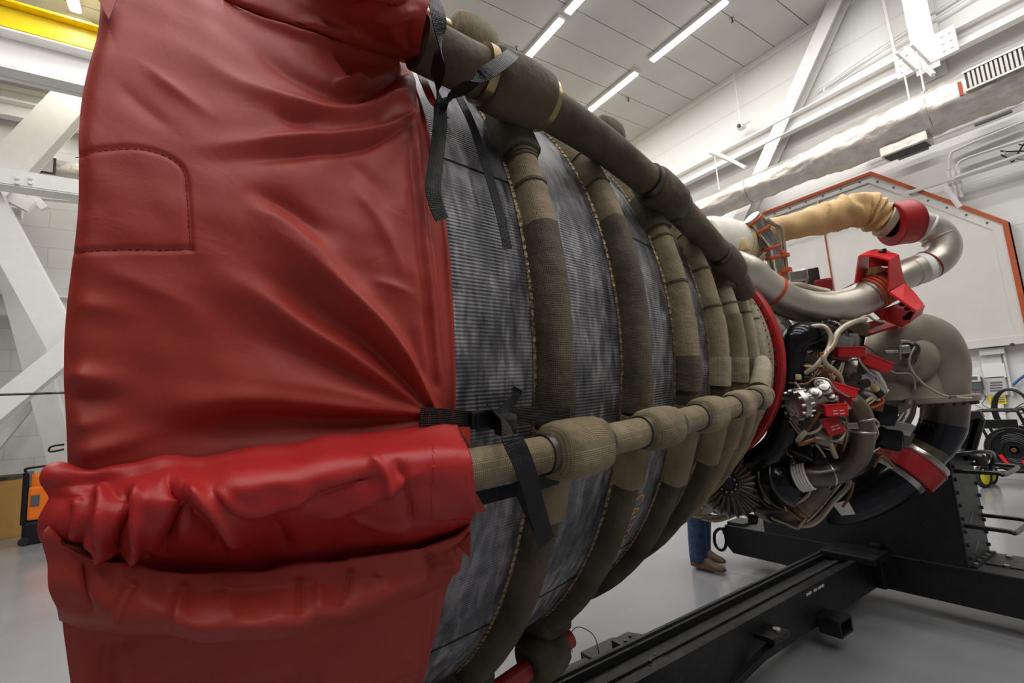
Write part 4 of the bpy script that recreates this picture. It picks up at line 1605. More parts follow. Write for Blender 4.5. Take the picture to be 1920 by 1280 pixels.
low_rows = [
    ([(110, 884), (180, 882), (300, 862), (500, 838), (700, 808), (852, 792)], .004),
    ([(80, 890), (180, 886), (300, 868), (500, 845), (700, 815), (860, 800)], .014),
    ([(84, 912), (180, 908), (300, 893), (500, 866), (700, 836), (868, 822)], [.016, .026, .036, .04, .042, .045]),
    ([(92, 930), (180, 926), (300, 914), (450, 892), (600, 870), (750, 850), (880, 848)], [.02, .05, .074, .084, .088, .088, .088]),
    ([(90, 945), (190, 948), (320, 938), (450, 922), (600, 905), (750, 892), (889, 886)], [.022, .066, .096, .106, .108, .108, .106]),
    ([(84, 966), (190, 980), (320, 975), (450, 965), (600, 948), (760, 936), (891, 928)], [.022, .066, .088, .09, .092, .1, .104]),
    ([(82, 984), (185, 1012), (310, 1012), (450, 1008), (600, 990), (765, 974), (890, 955)], [.02, .05, .052, .05, .056, .074, .09]),
    ([(84, 996), (178, 1034), (295, 1046), (440, 1046), (600, 1026), (770, 1004), (884, 974)], [.018, .03, .024, .02, .026, .044, .066]),
    ([(88, 1004), (174, 1044), (285, 1070), (430, 1076), (600, 1056), (775, 1028), (878, 992)], [.014, .018, .014, .012, .014, .024, .04]),
    ([(95, 1010), (180, 1050), (290, 1078), (430, 1084), (600, 1064), (775, 1036), (872, 1004)], [.008, .008, .008, .008, .008, .012, .014]),
]
low_folds = [([(182, 905), (200, 950), (205, 1010), (190, 1040)], .016, 10), ([(235, 915), (240, 960), (222, 1010), (225, 1045)], -.014, 9),
             ([(268, 908), (255, 950), (262, 1000), (240, 1060)], .012, 9), ([(310, 905), (330, 935), (325, 985), (300, 1040)], -.018, 10),
             ([(345, 915), (390, 945), (430, 980), (460, 1020)], .016, 12), ([(330, 960), (380, 990), (430, 1040)], -.012, 12),
             ([(400, 915), (440, 945), (480, 955), (540, 940), (600, 920)], .008, 10), ([(560, 940), (640, 920), (720, 890)], -.008, 10),
             ([(600, 965), (680, 940), (760, 900), (800, 880)], .007, 9), ([(690, 850), (720, 890), (735, 950)], .006, 9),
             ([(740, 860), (760, 900), (770, 960), (765, 1000)], -.008, 9), ([(650, 960), (720, 985), (800, 975)], .006, 9),
             ([(500, 960), (530, 1000), (540, 1040)], -.008, 12), ([(140, 930), (150, 980), (140, 1015)], .008, 9),
             ([(160, 1000), (220, 1030), (270, 1020)], .012, 8), ([(205, 1045), (240, 1030), (290, 1050)], -.010, 7)]
low, LP, LN, LA = loft('pipe_sleeve', low_rows, 'red_vinyl_gloss', CV, 240, 12, low_folds, crump=lambda p: np.interp(p, [80, 330, 480, 900], [1.2, 1.0, .7, .6]))
hem_rows = [
    ([(100, 1016), (180, 1056), (290, 1084), (430, 1090), (600, 1070), (775, 1042), (868, 1010)], .006),
    ([(84, 1000), (155, 1038), (264, 1070), (430, 1082), (600, 1062), (780, 1036), (850, 1016), (880, 990)], [.03, .034, .034, .034, .034, .04, .05, .06]),
    ([(80, 998), (150, 1034), (262, 1066), (430, 1078), (600, 1058), (780, 1032), (850, 1013), (882, 986)], [.035, .04, .04, .04, .04, .045, .055, .06]),
    ([(84, 1040), (158, 1078), (270, 1106), (430, 1112), (600, 1092), (770, 1066), (850, 1040), (876, 1012)], [.038, .046, .05, .052, .052, .05, .045, .04]),
    ([(94, 1095), (170, 1126), (285, 1146), (430, 1150), (600, 1132), (752, 1100), (860, 1056)], [.038, .058, .084, .09, .084, .064, .034]),
    ([(102, 1140), (182, 1156), (302, 1172), (450, 1176), (600, 1157), (738, 1120), (848, 1076)], [.034, .056, .094, .104, .094, .064, .024]),
    ([(104, 1158), (186, 1168), (306, 1186), (452, 1190), (600, 1171), (736, 1132), (845, 1086)], [.024, .04, .076, .086, .076, .046, .016]),
    ([(108, 1170), (192, 1178), (312, 1192), (455, 1196), (600, 1177), (735, 1140), (842, 1096)], [.004, .003, .003, .003, .003, .003, .003]),
]
hem_folds = [([(345, 1090), (335, 1130), (330, 1180)], .008, 12), ([(600, 1070), (595, 1110), (600, 1160)], .007, 10), ([(560, 1075), (560, 1120), (565, 1165)], -.006, 9),
             ([(660, 1060), (650, 1100), (640, 1150)], -.006, 9), ([(250, 1085), (230, 1130), (225, 1175)], .009, 10), ([(700, 1060), (720, 1090), (715, 1130)], .006, 8),
             ([(430, 1090), (420, 1130), (440, 1180)], .005, 16), ([(150, 1050), (160, 1100), (165, 1160)], -.008, 10), ([(800, 1035), (815, 1060), (810, 1095)], -.012, 10),
             ([(835, 1025), (850, 1045), (845, 1075)], .012, 8)]
hem, HP, HN, HA = loft('hem_skirt', hem_rows, 'red_vinyl', CV, 220, 10, hem_folds, crump=lambda p: np.interp(p, [80, 300, 500, 700, 880], [1.0, .6, .5, .6, 1.0]))
# the upper sleeve over the transfer line
up_rows = [
    ([(418, -2), (520, 42), (640, 80), (760, 118), (778, 122)], .004),
    ([(430, -10), (528, 34), (640, 70), (752, 106), (782, 112)], [.014, .018, .022, .026, .03]),
    ([(470, -26), (560, 10), (650, 44), (740, 82), (786, 94)], [.03, .036, .045, .06, .075]),
    ([(520, -48), (590, -20), (660, 14), (740, 50), (792, 62)], [.05, .065, .085, .115, .14]),
    ([(560, -80), (610, -56), (670, -24), (740, 6), (800, 22)], [.09, .115, .14, .16, .175]),
    ([(600, -130), (650, -105), (700, -75), (755, -50), (812, -30)], [.12, .15, .17, .18, .185]),
    ([(640, -200), (690, -180), (740, -150), (780, -125), (826, -100)], [.09, .12, .15, .16, .165]),
    ([(660, -260), (710, -240), (755, -215), (795, -190), (835, -170)], [.01, .01, .01, .01, .01]),
]
up_folds = [([(775, 100), (740, 92), (705, 78), (690, 60)], -.008, 6), ([(778, 104), (745, 70), (735, 40)], .008, 7), ([(770, 105), (765, 70), (770, 30)], -.006, 6),
            ([(560, 30), (620, 55), (680, 66), (740, 98)], .005, 7), ([(700, 30), (740, 35), (790, 20)], .012, 8), ([(660, 5), (720, 10), (780, -10)], -.012, 9)]
up, UP, UN, UA = loft('upper_sleeve', up_rows, 'red_vinyl', CV, 150, 8, up_folds, crump=lambda p: .8)


# ---- stitched patches, stitches, tie ends
def stitch(line, off, parent, step=.0075, rad=.0006, name='stitch_row', r0=None):
    q = spl(prm(line, CR + off), 10)
    q = np.array(q)
    L = np.r_[0, np.cumsum(np.hypot(*(q[1:] - q[:-1]).T))]
    mb = MB()
    for s in np.arange(0, L[-1] - step, step):
        pts_ = []
        for u in (s, s + step * .62):
            x, sy = np.interp(u, L, q[:, 0]), np.interp(u, L, q[:, 1])
            th = sy / (CR + off)
            # follow the folded cloth
            i = np.argmin(np.abs(ths - math.degrees(th)))
            e = edge[i]
            j = int(np.clip((x - CX0) / (e - CX0) * (len(xs_u) - 1), 0, len(xs_u) - 1))
            rr = R_[i, j] + off + .0004
            pts_.append(cyl(x, rr, th))
        mb.tube(pts_, rad, 5)
    o = mb.build(name, 'thread', parent)
    o['kind'] = 'stuff'
    return o


body = bpy.data.objects['cover_body']
stitch(PATCH, 0, body)
stitch(PATCH_B, 0, body)


def surf_line(A, P3, N, line, rad=.0011, step=.009, name='stitch_row', parent=None):
    """stitches on a lofted sleeve along a picture line"""
    q = np.array(spl(line, 12))
    L = np.r_[0, np.cumsum(np.hypot(*(q[1:] - q[:-1]).T))]
    fl = A[..., 3:5].reshape(-1, 2)
    p3 = P3.reshape(-1, 3)
    nn = N.reshape(-1, 3)
    pts_ = []
    for s in np.linspace(0, L[-1], max(4, int(L[-1] / 3))):
        t = np.array([np.interp(s, L, q[:, 0]), np.interp(s, L, q[:, 1])])
        d = np.hypot(*(fl - t).T)
        k = np.argsort(d)[:4]
        w_ = 1 / (d[k] + .3)
        pts_.append((p3[k] * w_[:, None]).sum(0) / w_.sum() + nn[k[0]] * .0012)
    mb = MB()
    for i in range(0, len(pts_) - 1, 2):
        mb.tube([pts_[i], pts_[i + 1]], rad * .7, 5)
    o = mb.build(name, 'thread', parent)
    o['kind'] = 'stuff'
    return o


surf_line(LA, LP, LN, [(806, 838), (812, 880), (820, 930), (824, 972)], parent=low)
surf_line(LA, LP, LN, [(818, 838), (822, 870), (828, 920)], parent=low)
surf_line(LA, LP, LN, [(806, 836), (840, 838), (868, 846)], parent=low)
surf_line(LA, LP, LN, [(824, 972), (855, 970), (882, 958)], parent=low)
surf_line(LA, LP, LN, [(868, 846), (882, 880), (886, 920), (882, 956)], parent=low)
surf_line(LA, LP, LN, [(130, 905), (300, 880), (500, 854), (700, 824), (850, 808)], parent=low)
surf_line(HA, HP, HN, [(150, 1048), (262, 1082), (430, 1096), (600, 1076), (780, 1048)], parent=hem)
surf_line(HA, HP, HN, [(250, 1092), (430, 1108), (600, 1090), (700, 1075)], parent=hem)
surf_line(HA, HP, HN, [(290, 1172), (450, 1178), (600, 1160), (720, 1126)], parent=hem)
surf_line(UA, UP, UN, [(450, -4), (540, 30), (640, 64), (750, 104)], parent=up)
surf_line(UA, UP, UN, [(640, 56), (690, 74), (745, 98)], parent=up)
surf_line(UA, UP, UN, [(688, 22), (698, 60), (706, 80)], parent=up)
# sleeve patch: a second thickness sewn on
m_ = (LA[..., 3] > 806) & (LA[..., 4] > 838) & (LA[..., 4] < 972) & (LA[..., 3] < 886)
pf = []
n0, n1 = m_.shape
idx = np.arange(n0 * n1).reshape(n0, n1)
mm = m_[:-1, :-1] & m_[1:, 1:]
F = np.stack([idx[:-1, :-1], idx[1:, :-1], idx[1:, 1:], idx[:-1, 1:]], -1)[mm]
used = np.unique(F)
rem = -np.ones(n0 * n1, int)
rem[used] = np.arange(len(used))
po = fast_mesh('sewn_patch', (LP + LN * .0022).reshape(-1, 3)[used], rem[F], 'red_vinyl_gloss', low)
md = po.modifiers.new('thick', 'SOLIDIFY')
md.thickness = .002
# loose pointed flap ends
for nm, pl in (('flap_point', [((858, 800), .02), ((882, 840), .06), ((880, 800), .04)]), ('flap_point', [((890, 920), .07), ((912, 958), .05), ((886, 962), .07)]),
               ('flap_point', [((870, 985), .05), ((882, 1000), .07), ((880, 1045), .06), ((855, 1020), .04)]), ('flap_point', [((180, -10), .01), ((204, 38), .01), ((222, -5), .01)])):
    q = [cyl(*(lambda xt: (xt[0], CR + o_, xt[1]))(onr(a[0], a[1], CR + o_))) for a, o_ in pl]
    mb = MB().prism(q, (0, -.002, 0))
    mb.build(nm, 'red_vinyl', CV)
# red tie webbing at the top corner
q = [((786, 128), .0), ((800, 165), .0), ((815, 195), -.005), ((838, 215), -.02)]
MB().ribbon([cyl(*(lambda xt: (xt[0], CR + o_, xt[1]))(onr(a[0], a[1], CR + o_))) for a, o_ in q], [cyl(0, 1, onr(a[0], a[1], CR)[1]) - cyl(0, 0, 0) for a, o_ in q],
            .020, .002).build('red_tie', 'red_tube', CV)


# ---- black straps
def strap(name, path, wd, th=.0022, parent=CV, mt='webbing', smooth=8):
    P_, N_ = [], []
    for (a, b, r_) in path:
        x, t = onr(a, b, r_)
        P_.append(cyl(x, r_, t))
        N_.append(cyl(0, 1, t) - cyl(0, 0, 0))
    return MB().ribbon(P_, N_, wd, th, smooth).build(name, mt, parent)


st = strap('strap', [(806, -20, 1.30), (822, 30, 1.305), (826, 100, 1.26), (818, 160, 1.19), (826, 215, 1.15), (818, 300, 1.155), (812, 350, 1.16), (818, 385, 1.155), (829, 412, 1.15)], .028)
strap('strap', [(822, 205, 1.152), (850, 180, 1.19), (900, 145, 1.27), (948, 112, 1.285), (962, 100, 1.26)], .027)
strap('strap', [(832, 120, 1.14), (852, 165, 1.115), (882, 225, 1.107), (905, 290, 1.10), (926, 360, 1.10), (940, 410, 1.10), (952, 466, 1.10)], .0215)
# lower strap with buckle
ls = strap('strap', [(788, 781, 1.142), (830, 782, 1.14), (880, 786, 1.14), (925, 785, 1.13), (990, 778, 1.128), (1068, 774, 1.128)], .030)
b0 = onr(908, 787, 1.15)
bp = cyl(b0[0], 1.15, b0[1])
MB().box(bp, (.036, .012, .034), bev=.004).build('buckle', 'black_satin', ls)
MB().box(bp + [-.022, 0, 0], (.012, .016, .030), bev=.003).build('buckle_prong', 'black_satin', ls)
MB().box(bp + [.024, 0, .0], (.01, .014, .036), bev=.003).build('buckle_bar', 'black_satin', ls)
strap('strap', [(925, 768, 1.15), (945, 790, 1.20), (960, 822, 1.245), (978, 860, 1.25), (992, 900, 1.235), (1005, 950, 1.20), (1020, 1000, 1.19), (1026, 1016, 1.188)], .036)
strap('strap', [(1012, 985, 1.187), (1000, 960, 1.18), (985, 925, 1.18), (975, 900, 1.18)], .034)
strap('strap', [(890, 936, 1.13), (940, 924, 1.135), (1000, 908, 1.15), (1050, 894, 1.13)], .028)
strap('strap', [(930, 790, 1.14), (945, 770, 1.14), (965, 745, 1.09), (972, 728, 1.085)], .022)
kn = onr(948, 795, 1.165)
MB().box(cyl(kn[0], 1.165, kn[1]), (.04, .03, .04), bev=.012).build('strap_knot', 'webbing', ls)
st_ = MB()
for px in (800, 824, 848):
    for k in range(2):
        x, t = onr(px + k * 4, 781, 1.145)
        st_.tube([cyl(x, 1.1435, t - .009), cyl(x, 1.1435, t + .009)], .0006, 4)
st_.build('bar_tack', 'red_tube', ls)

# ================================================================== power head in front of the nozzle
def dep(px, py, d):
    """point at a depth d (metres along the viewing axis)"""
    return CAM + ray(px, py) * d


def eT(name, pts, rad, mt, parent=ENG, smooth=8, n=20):
    """tube: points (px, py, x) in the room"""
    return MB().tube([at(a, b, X=c) for a, b, c in pts], rad, n, smooth=smooth).build(name, mt, parent, 50)


def dT(name, pts, rad, mt, parent=ENG, smooth=7, n=12):
    return MB().tube([dep(a, b, c) for a, b, c in pts], rad, n, smooth=smooth).build(name, mt, parent, 50)


def ringon(p, q, r0, r1, name, mt, parent, n=32):
    """short collar from p to q"""
    p, q = np.array(p, float), np.array(q, float)
    L = np.linalg.norm(q - p)
    e = min(.006, L * .2)
    return MB().lathe(p, q - p, [(0, r0 * .8), (0, r1 - e), (e, r1), (L - e, r1), (L, r1 - e), (L, r0 * .8)], n).build(name, mt, parent, 40)


def bolts(p, ax, r, k, rad, ln, mt, parent):
    """bolt circle, one mesh data shared"""
    p = np.array(p, float)
    ax = np.array(ax, float) / np.linalg.norm(ax)
    u = np.cross(ax, [0, 0, 1.0] if abs(ax[2]) < .9 else [1.0, 0, 0])
    u /= np.linalg.norm(u)
    v = np.cross(ax, u)
    first = None
    for i in range(k):
        a = 2 * math.pi * i / k
        q = p + (u * math.cos(a) + v * math.sin(a)) * r
        if first is None:
            first = MB().disc(q, q + ax * ln, rad, 6).build('bolt', mt, parent, base=q)
            fl = wloc(parent)
        else:
            b = first.copy()
            COL.objects.link(b)
            b.location = Vector(q) - fl


# ---- core: combustion chamber and manifolds round the axis
core = MB().lathe((2.44, AX_Y, AX_Z), (1, 0, 0), [(0, .50), (.03, .50), (.06, .40), (.18, .30), (.30, .27), (.45, .30), (.55, .40), (.62, .46), (.80, .46), (.86, .42), (1.05, .40),
                                                 (1.15, .34), (1.32, .30), (1.36, .2), (1.62, .18), (1.62, 0)], 48).build('combustion_chamber', 'dark_steel', ENG, 40)
for x_, r_ in ((3.02, .475), (3.24, .47), (3.50, .42)):
    ringon((x_, AX_Y, AX_Z), (x_ + .03, AX_Y, AX_Z), r_ - .05, r_, 'chamber_flange', 'steel', core, 48)
bolts((3.02, AX_Y, AX_Z), (-1, 0, 0), .455, 36, .009, .016, 'bright_steel', core)
for nm, y_, z_, mt in (('fuel_preburner', AX_Y + .38, AX_Z + .18, 'dark_steel'), ('oxidizer_preburner', AX_Y - .36, AX_Z - .22, 'heat_steel')):
    o = MB().lathe((2.62, y_, z_), (1, 0, 0), [(0, .05), (.01, .13), (.10, .17), (.28, .18), (.42, .17), (.5, .12), (.62, .11), (.78, .13), (.80, 0)], 32).build(nm, mt, ENG, 40)
    ringon((2.92, y_, z_), (2.95, y_, z_), .15, .205, 'flange', 'steel', o)
    bolts((2.92, y_, z_), (-1, 0, 0), .19, 22, .008, .014, 'bright_steel', o)
MB().lathe((2.55, AX_Y + .25, AX_Z - .35), (1, 0, 0), [(0, .05), (.02, .15), (.25, .17), (.5, .15), (.6, 0)], 28).build('turbopump_housing', 'black_metal', ENG, 40)

# ---- large U-shaped discharge duct
U = [(1362, 500, 2.38), (1376, 502, 2.43), (1388, 506, 2.46), (1403, 513, 2.5), (1427, 533, 2.6), (1467, 560, 2.75), (1507, 574, 2.88), (1550, 578, 3.0), (1593, 570, 3.12), (1630, 553, 3.24), (1660, 535, 3.33),
     (1697, 514, 3.43), (1733, 501, 3.53), (1760, 485, 3.60), (1769, 460, 3.63), (1752, 434, 3.62), (1722, 422, 3.56), (1697, 418, 3.50)]
ud = eT('discharge_duct', U, [.094] * 10 + [.09, .086, .084, .084, .084, .084, .083, .082], 'titanium', n=32)
Up = [at(a, b, X=c) for a, b, c in U]


def udir(i):
    d = Up[min(i + 1, len(Up) - 1)] - Up[max(i - 1, 0)]
    return d / np.linalg.norm(d)


def duct_band(i, f, wd, r1, name, mt, r0=.09):
    p = Up[i] * (1 - f) + Up[i + 1] * f
    d = (Up[i + 1] - Up[i]) / np.linalg.norm(Up[i + 1] - Up[i])
    return ringon(p - d * wd / 2, p + d * wd / 2, r0, r1, name, mt, ud)


duct_band(4, .45, .034, .0955, 'orange_stripe', 'orange_clamp')
duct_band(8, .75, .012, .098, 'weld_band', 'bright_steel')
for f in (.05, .25, .45):
    duct_band(9, f, .014, .104, 'orange_clamp', 'orange_clamp')
duct_band(9, .75, .05, .103, 'flex_joint', 'copper')
duct_band(10, .02, .012, .106, 'orange_clamp', 'orange_clamp')
duct_band(10, .22, .01, .1, 'orange_clamp', 'orange_clamp')
duct_band(11, .25, .018, .0875, 'weld_band', 'tube_cream')
lb_ = duct_band(11, .85, .05, .0878, 'white_label', 'paper')
duct_band(12, .25, .008, .0885, 'weld_band', 'red_tube')
duct_band(14, .5, .01, .0865, 'weld_band', 'tube_cream')
duct_band(15, .55, .014, .086, 'weld_band', 'paper')
duct_band(16, .15, .02, .0875, 'black_band', 'black_satin')
duct_band(16, .6, .018, .0885, 'flange', 'steel')
p, d = Up[16], udir(16)
# foam lump over the joint
MB().lathe(at(1642, 515, X=3.29) + np.array([0, 0, -.02]), (0, 0, 1), [(-.05, .06), (0, .062), (.04, .05), (.07, .025), (.075, 0)], 16).build('foam_lump', 'foam_yellow', ud, 50)
# red collar
RC = thing('duct_collar', 'red cloth collar round the upper end of the silver looped duct', 'collar', at(1686, 418, X=3.46))
c0, c1 = at(1706, 415, X=3.50), at(1668, 421, X=3.40)
ringon(c0, c1, .09, .126, 'band', 'red_ring_paint', RC)
ringon(c0 + (c0 - c1) * .02, c0 + (c1 - c0) * .1, .08, .129, 'edge', 'red_tube', RC)
ringon(c0 - (c1 - c0) * .02, c0 + (c1 - c0) * .02, .06, .112, 'lining', 'black_satin', RC)
# paper-wrapped run
W = [(1676, 418, 3.43), (1655, 410, 3.40), (1632, 396, 3.35), (1608, 393, 3.29), (1575, 401, 3.2), (1530, 413, 3.09), (1480, 426, 2.97), (1430, 434, 2.84), (1400, 438, 2.76)]
pm_ = MB().tube([at(a, b, X=c) for a, b, c in W], [.082, .094, .098, .096, .094, .086, .076, .068, .064], 36, smooth=12)
pv = np.array(pm_.v)
n_r = 36
cen = pv.reshape(-1, n_r, 3).mean(1, keepdims=True)
rel = pv.reshape(-1, n_r, 3) - cen
s_ = np.linspace(0, 1, rel.shape[0])[:, None]
a_ = np.linspace(0, 2 * math.pi, n_r, endpoint=False)[None]
tw = np.abs(((s_ * 13 + .35 * np.sin(a_ * 2 + s_ * 20)) % 1) - .5) * 2
tw2 = np.abs(((s_ * 7 + .5 * np.sin(a_ + 3 + s_ * 9)) % 1) - .5) * 2
amp = np.interp(s_[:, 0], [0, .1, .5, .7, 1], [.03, .14, .14, .04, .02])[:, None]
fac = 1 + 1.7 * amp * (tw - .5) + 1.5 * amp * (tw2 - .5)
pm_.v = [tuple(q) for q in (cen + rel * fac[..., None]).reshape(-1, 3)]
pw_ = pm_.build('paper_wrapped_duct', 'kraft_paper', ENG, 28)
ringon(at(1670, 416, X=3.425), at(1655, 411, X=3.395), .08, .100, 'tape_band', 'tube_cream', pw_)

# ---- white insulated pump at the far end of the paper run
wp = at(1392, 458, X=2.72)
wb = MB().lathe(wp + [-.30, .06, 0], (1, -.12, -.02), [(0, 0), (0, .12), (.03, .145), (.17, .15), (.24, .145), (.26, .13), (.30, .128), (.33, .118), (.38, .112), (.40, .10), (.46, .095), (.47, 0)], 36).build('insulated_pump', 'foam_white', ENG, 40)
ringon(wp + [-.055, .03, -.006], wp + [-.03, .027, -.006], .12, .149, 'tan_ring', 'foam_yellow', wb)
ringon(wp + [.03, .02, -.008], wp + [.05, .018, -.008], .1, .128, 'tan_ring', 'foam_yellow', wb)
MB().box(wp + [-.16, -.1, -.06], (.07, .05, .07), bev=.02).build('foam_patch', 'foam_yellow', wb, 50)

# ---- steel pipe with orange clamps
vp = [(1409, 407, 2.66), (1418, 418, 2.69), (1432, 440, 2.72), (1446, 458, 2.76), (1452, 478, 2.78), (1458, 508, 2.80), (1466, 545, 2.82)]
vt = eT('clamped_pipe', vp, [.046, .046, .046, .047, .044, .044, .044], 'steel', n=24)
for i, f in ((0, .5), (1, .7), (3, .3), (4, .15), (5, .2)):
    p = [at(*q[:2], X=q[2]) for q in vp]
    c_ = p[i] * (1 - f) + p[i + 1] * f
    d = (p[i + 1] - p[i]) / np.linalg.norm(p[i + 1] - p[i])
    ringon(c_ - d * .009, c_ + d * .009, .04, .052, 'orange_clamp', 'orange_clamp', vt)
for k, q in enumerate(([(1427, 400, 2.68), (1431, 408, 2.69), (1447, 420, 2.72), (1457, 427, 2.75), (1465, 470, 2.78), (1470, 520, 2.8)],
                       [(1440, 410, 2.7), (1452, 420, 2.72), (1466, 430, 2.77), (1472, 475, 2.80), (1478, 525, 2.82)],
                       [(1394, 497, 2.66), (1415, 490, 2.68), (1437, 473, 2.72)])):
    eT('sense_line', q, .009 if k < 2 else .004, 'tube_cream', vt, n=8)
for px, py in ((1465, 473), (1470, 508), (1442, 416), (1474, 478), (1478, 505)):
    p = at(px, py, X=2.78)
    MB().box(p, (.03, .03, .022), bev=.004).build('clip', 'orange_clamp', vt)
# little gear behind
q = at(1497, 518, X=3.1)
jb = MB().box(q, (.08, .1, .09), rot=.5, bev=.02).build('junction_block', 'steel', ENG)
MB().box(at(1515, 522, X=3.3), (.09, .13, .11), rot=.4, bev=.008).build('control_box', 'dark_steel', ENG)
MB().box(at(1544, 535, X=3.3), (.07, .1, .08), rot=.4, bev=.015).build('red_cap', 'red_tube', ENG)
eT('line', [(1480, 535, 3.0), (1500, 535, 3.05), (1520, 540, 3.1), (1555, 548, 3.15)], .02, 'tube_cream')

# ---- red duct brace (removable fixture) round the flex joint
RB = thing('duct_brace', 'red metal arch brace fixed round the joint of the silver duct', 'brace', dep(1660, 600, 2.72))


def c4(pts):
    return [(1560 + .15625 * a, 440 + .15625 * b, d) for a, b, d in pts]


def plate(name, pts, off, mt='red_paint', parent=None):
    return MB().prism([dep(a, b, c) for a, b, c in c4(pts)], off).build(name, mt, parent or RB)


offv = np.array([.006, .010, -.003])
plate('arch_leg', [(330, 245, 2.70), (460, 235, 2.82), (455, 520, 2.84), (280, 580, 2.70)], offv)
tp = plate('arch_top', [(330, 245, 2.70), (420, 200, 2.74), (510, 172, 2.80), (640, 178, 2.82), (805, 240, 2.70), (690, 295, 2.63), (580, 265, 2.66), (470, 240, 2.69)], (0, .0, -.012), 'bright_red')  # top face brighter red than the legs: overhead light put into the colour
plate('arch_leg', [(690, 295, 2.63), (805, 240, 2.70), (870, 580, 2.66), (690, 670, 2.60)], offv)
plate('arch_web', [(460, 238, 2.70), (690, 295, 2.685), (690, 378, 2.685), (590, 372, 2.69), (455, 392, 2.70)], (.004, .006, 0))
plate('shoulder_plate', [(695, 680, 2.58), (870, 580, 2.66), (985, 680, 2.64), (1115, 850, 2.60), (1010, 905, 2.52), (850, 790, 2.54)], (0, .004, -.012), 'bright_red')  # lit upper face, again painted in the brighter red
plate('lower_cheek', [(1010, 905, 2.52), (1115, 850, 2.60), (1080, 950, 2.62), (930, 1060, 2.56)], offv)
plate('lower_web', [(500, 905, 2.76), (660, 870, 2.76), (850, 800, 2.76), (1010, 905, 2.72), (1000, 990, 2.72), (860, 1100, 2.72), (700, 1040, 2.74), (600, 1000, 2.76)], offv)
fl_ = plate('base_flange', [(300, 1150, 2.80), (620, 1035, 2.84), (850, 1010, 2.84), (850, 1060, 2.80), (560, 1150, 2.78), (370, 1215, 2.78)], (0, 0, -.012))
plate('left_wing', [(40, 690, 2.78), (280, 572, 2.78), (300, 600, 2.78), (140, 665, 2.78)], (0, 0, -.015))
plate('flange_label', [(505, 1098, 2.79), (600, 1068, 2.8), (600, 1120, 2.78), (515, 1160, 2.77)], (0, 0, .004), 'paper_grey', fl_)
for a, b in ((625, 195), (570, 228)):
    p = dep(1560 + .15625 * a, 440 + .15625 * b, 2.745)
    MB().disc(p + [0, 0, -.01], p + [0, 0, .012], .012, 8).build('knob', 'black_satin', tp)
for a, b in ((840, 830), (900, 880), (920, 960), (880, 1000)):
    p = dep(1560 + .15625 * a, 440 + .15625 * b, 2.66)
    MB().disc(p, p + [-.03, -.02, 0], .016, 10).build('knob', 'black_satin', RB)
# printed white caption on the arch top (too small to read)
a_, b_ = dep(1560 + .15625 * 520, 440 + .15625 * 205, 2.77), dep(1560 + .15625 * 740, 440 + .15625 * 245, 2.74)
for k in range(2):
    o_ = np.array([0, 0, .004])
    s0 = np.array([-.03, -.045, 0]) * k * .35
    for j in range(7):
        t0, t1 = j / 7 + .02, (j + .62) / 7 + .02
        MB().bar(a_ * (1 - t0) + b_ * t0 + o_ + s0, a_ * (1 - t1) + b_ * t1 + o_ + s0, .008, .002).build('caption_mark', 'stencil_white', tp)

# ---- grey volute (pump housing), flange and down pipe
D0 = 2.88
vol = MB().tube([dep(*q) for q in [(1672, 705, D0 + .02), (1662, 672, D0), (1672, 642, D0), (1705, 628, D0), (1742, 640, D0), (1760, 675, D0), (1762, 712, D0), (1761, 742, D0)]],
                [.07, .105, .125, .135, .142, .142, .14, .138], 36, smooth=10).build('pump_volute', 'cast_grey', ENG, 60)
cdir = ray(1700, 668)
cdir = cdir / np.linalg.norm(cdir)
vc = dep(1698, 672, D0 - .02)
MB().lathe(vc, -cdir, [(-.14, .175), (0, .160), (.05, .150), (.085, .130), (.11, .10), (.12, .05), (.122, 0)], 40).build('volute_dome', 'cast_grey', vol, 60)
MB().lathe(vc + -cdir * .118, -cdir, [(0, .075), (.012, .072), (.014, .05), (.006, .046), (.006, 0)], 32).build('dome_cap', 'cast_grey', vol, 40)
MB().box(dep(1728, 716, D0 + .10), (.30, .30, .2), rot=.35, bev=.06).build('housing_body', 'cast_grey', vol, 50)
fz = dep(1735, 742, D0 + .04)
for a_, b_, r_ in ((1668, 690, .10), (1712, 690, .15), (1745, 690, .15)):
    q_ = dep(a_, b_, D0 + .05)
    MB().lathe((q_[0], q_[1], fz[2] - .01), (0, 0, 1), [(0, r_ * 1.06), (.03, r_), (.16, r_ * .95), (.22, r_ * .6), (.23, 0)], 32).build('housing_wall', 'cast_grey', vol, 50)
fo = MB().lathe(fz, (0, 0, -1), [(0, 0), (0, .235), (.006, .245), (.034, .245), (.04, .235), (.04, 0)], 48).build('volute_flange', 'cast_grey', vol, 40)
bolts(fz - np.array([0, 0, .04]), (0, 0, -1), .222, 26, .010, .018, 'dark_steel', fo)
# sensor cluster on the dome
scp = dep(1695, 655, D0 - .16)
sn_ = MB().box(scp, (.05, .05, .05), rot=.6, bev=.01).build('sensor_fitting', 'steel', vol)
dT('probe', [(1659, 660, 2.70), (1682, 659, 2.70)], .010, 'bright_steel', sn_, 0)
dT('probe', [(1687, 640, 2.70), (1703, 640, 2.70), (1716, 647, 2.72)], .009, 'bright_steel', sn_)
dT('probe', [(1687, 650, 2.70), (1687, 674, 2.70)], .007, 'bright_steel', sn_, 0)
MB().disc(dep(1705, 655, 2.72), dep(1705, 655, 2.76), .05, 14).build('fitting_ring', 'dark_steel', sn_, 40)
dT('sense_line', [(1717, 647, 2.71), (1707, 665, 2.70), (1705, 682, 2.70), (1715, 702, 2.70), (1735, 722, 2.68), (1762, 738, 2.66), (1786, 744, 2.64), (1822, 747, 2.62)], .006, 'tube_cream', vol)
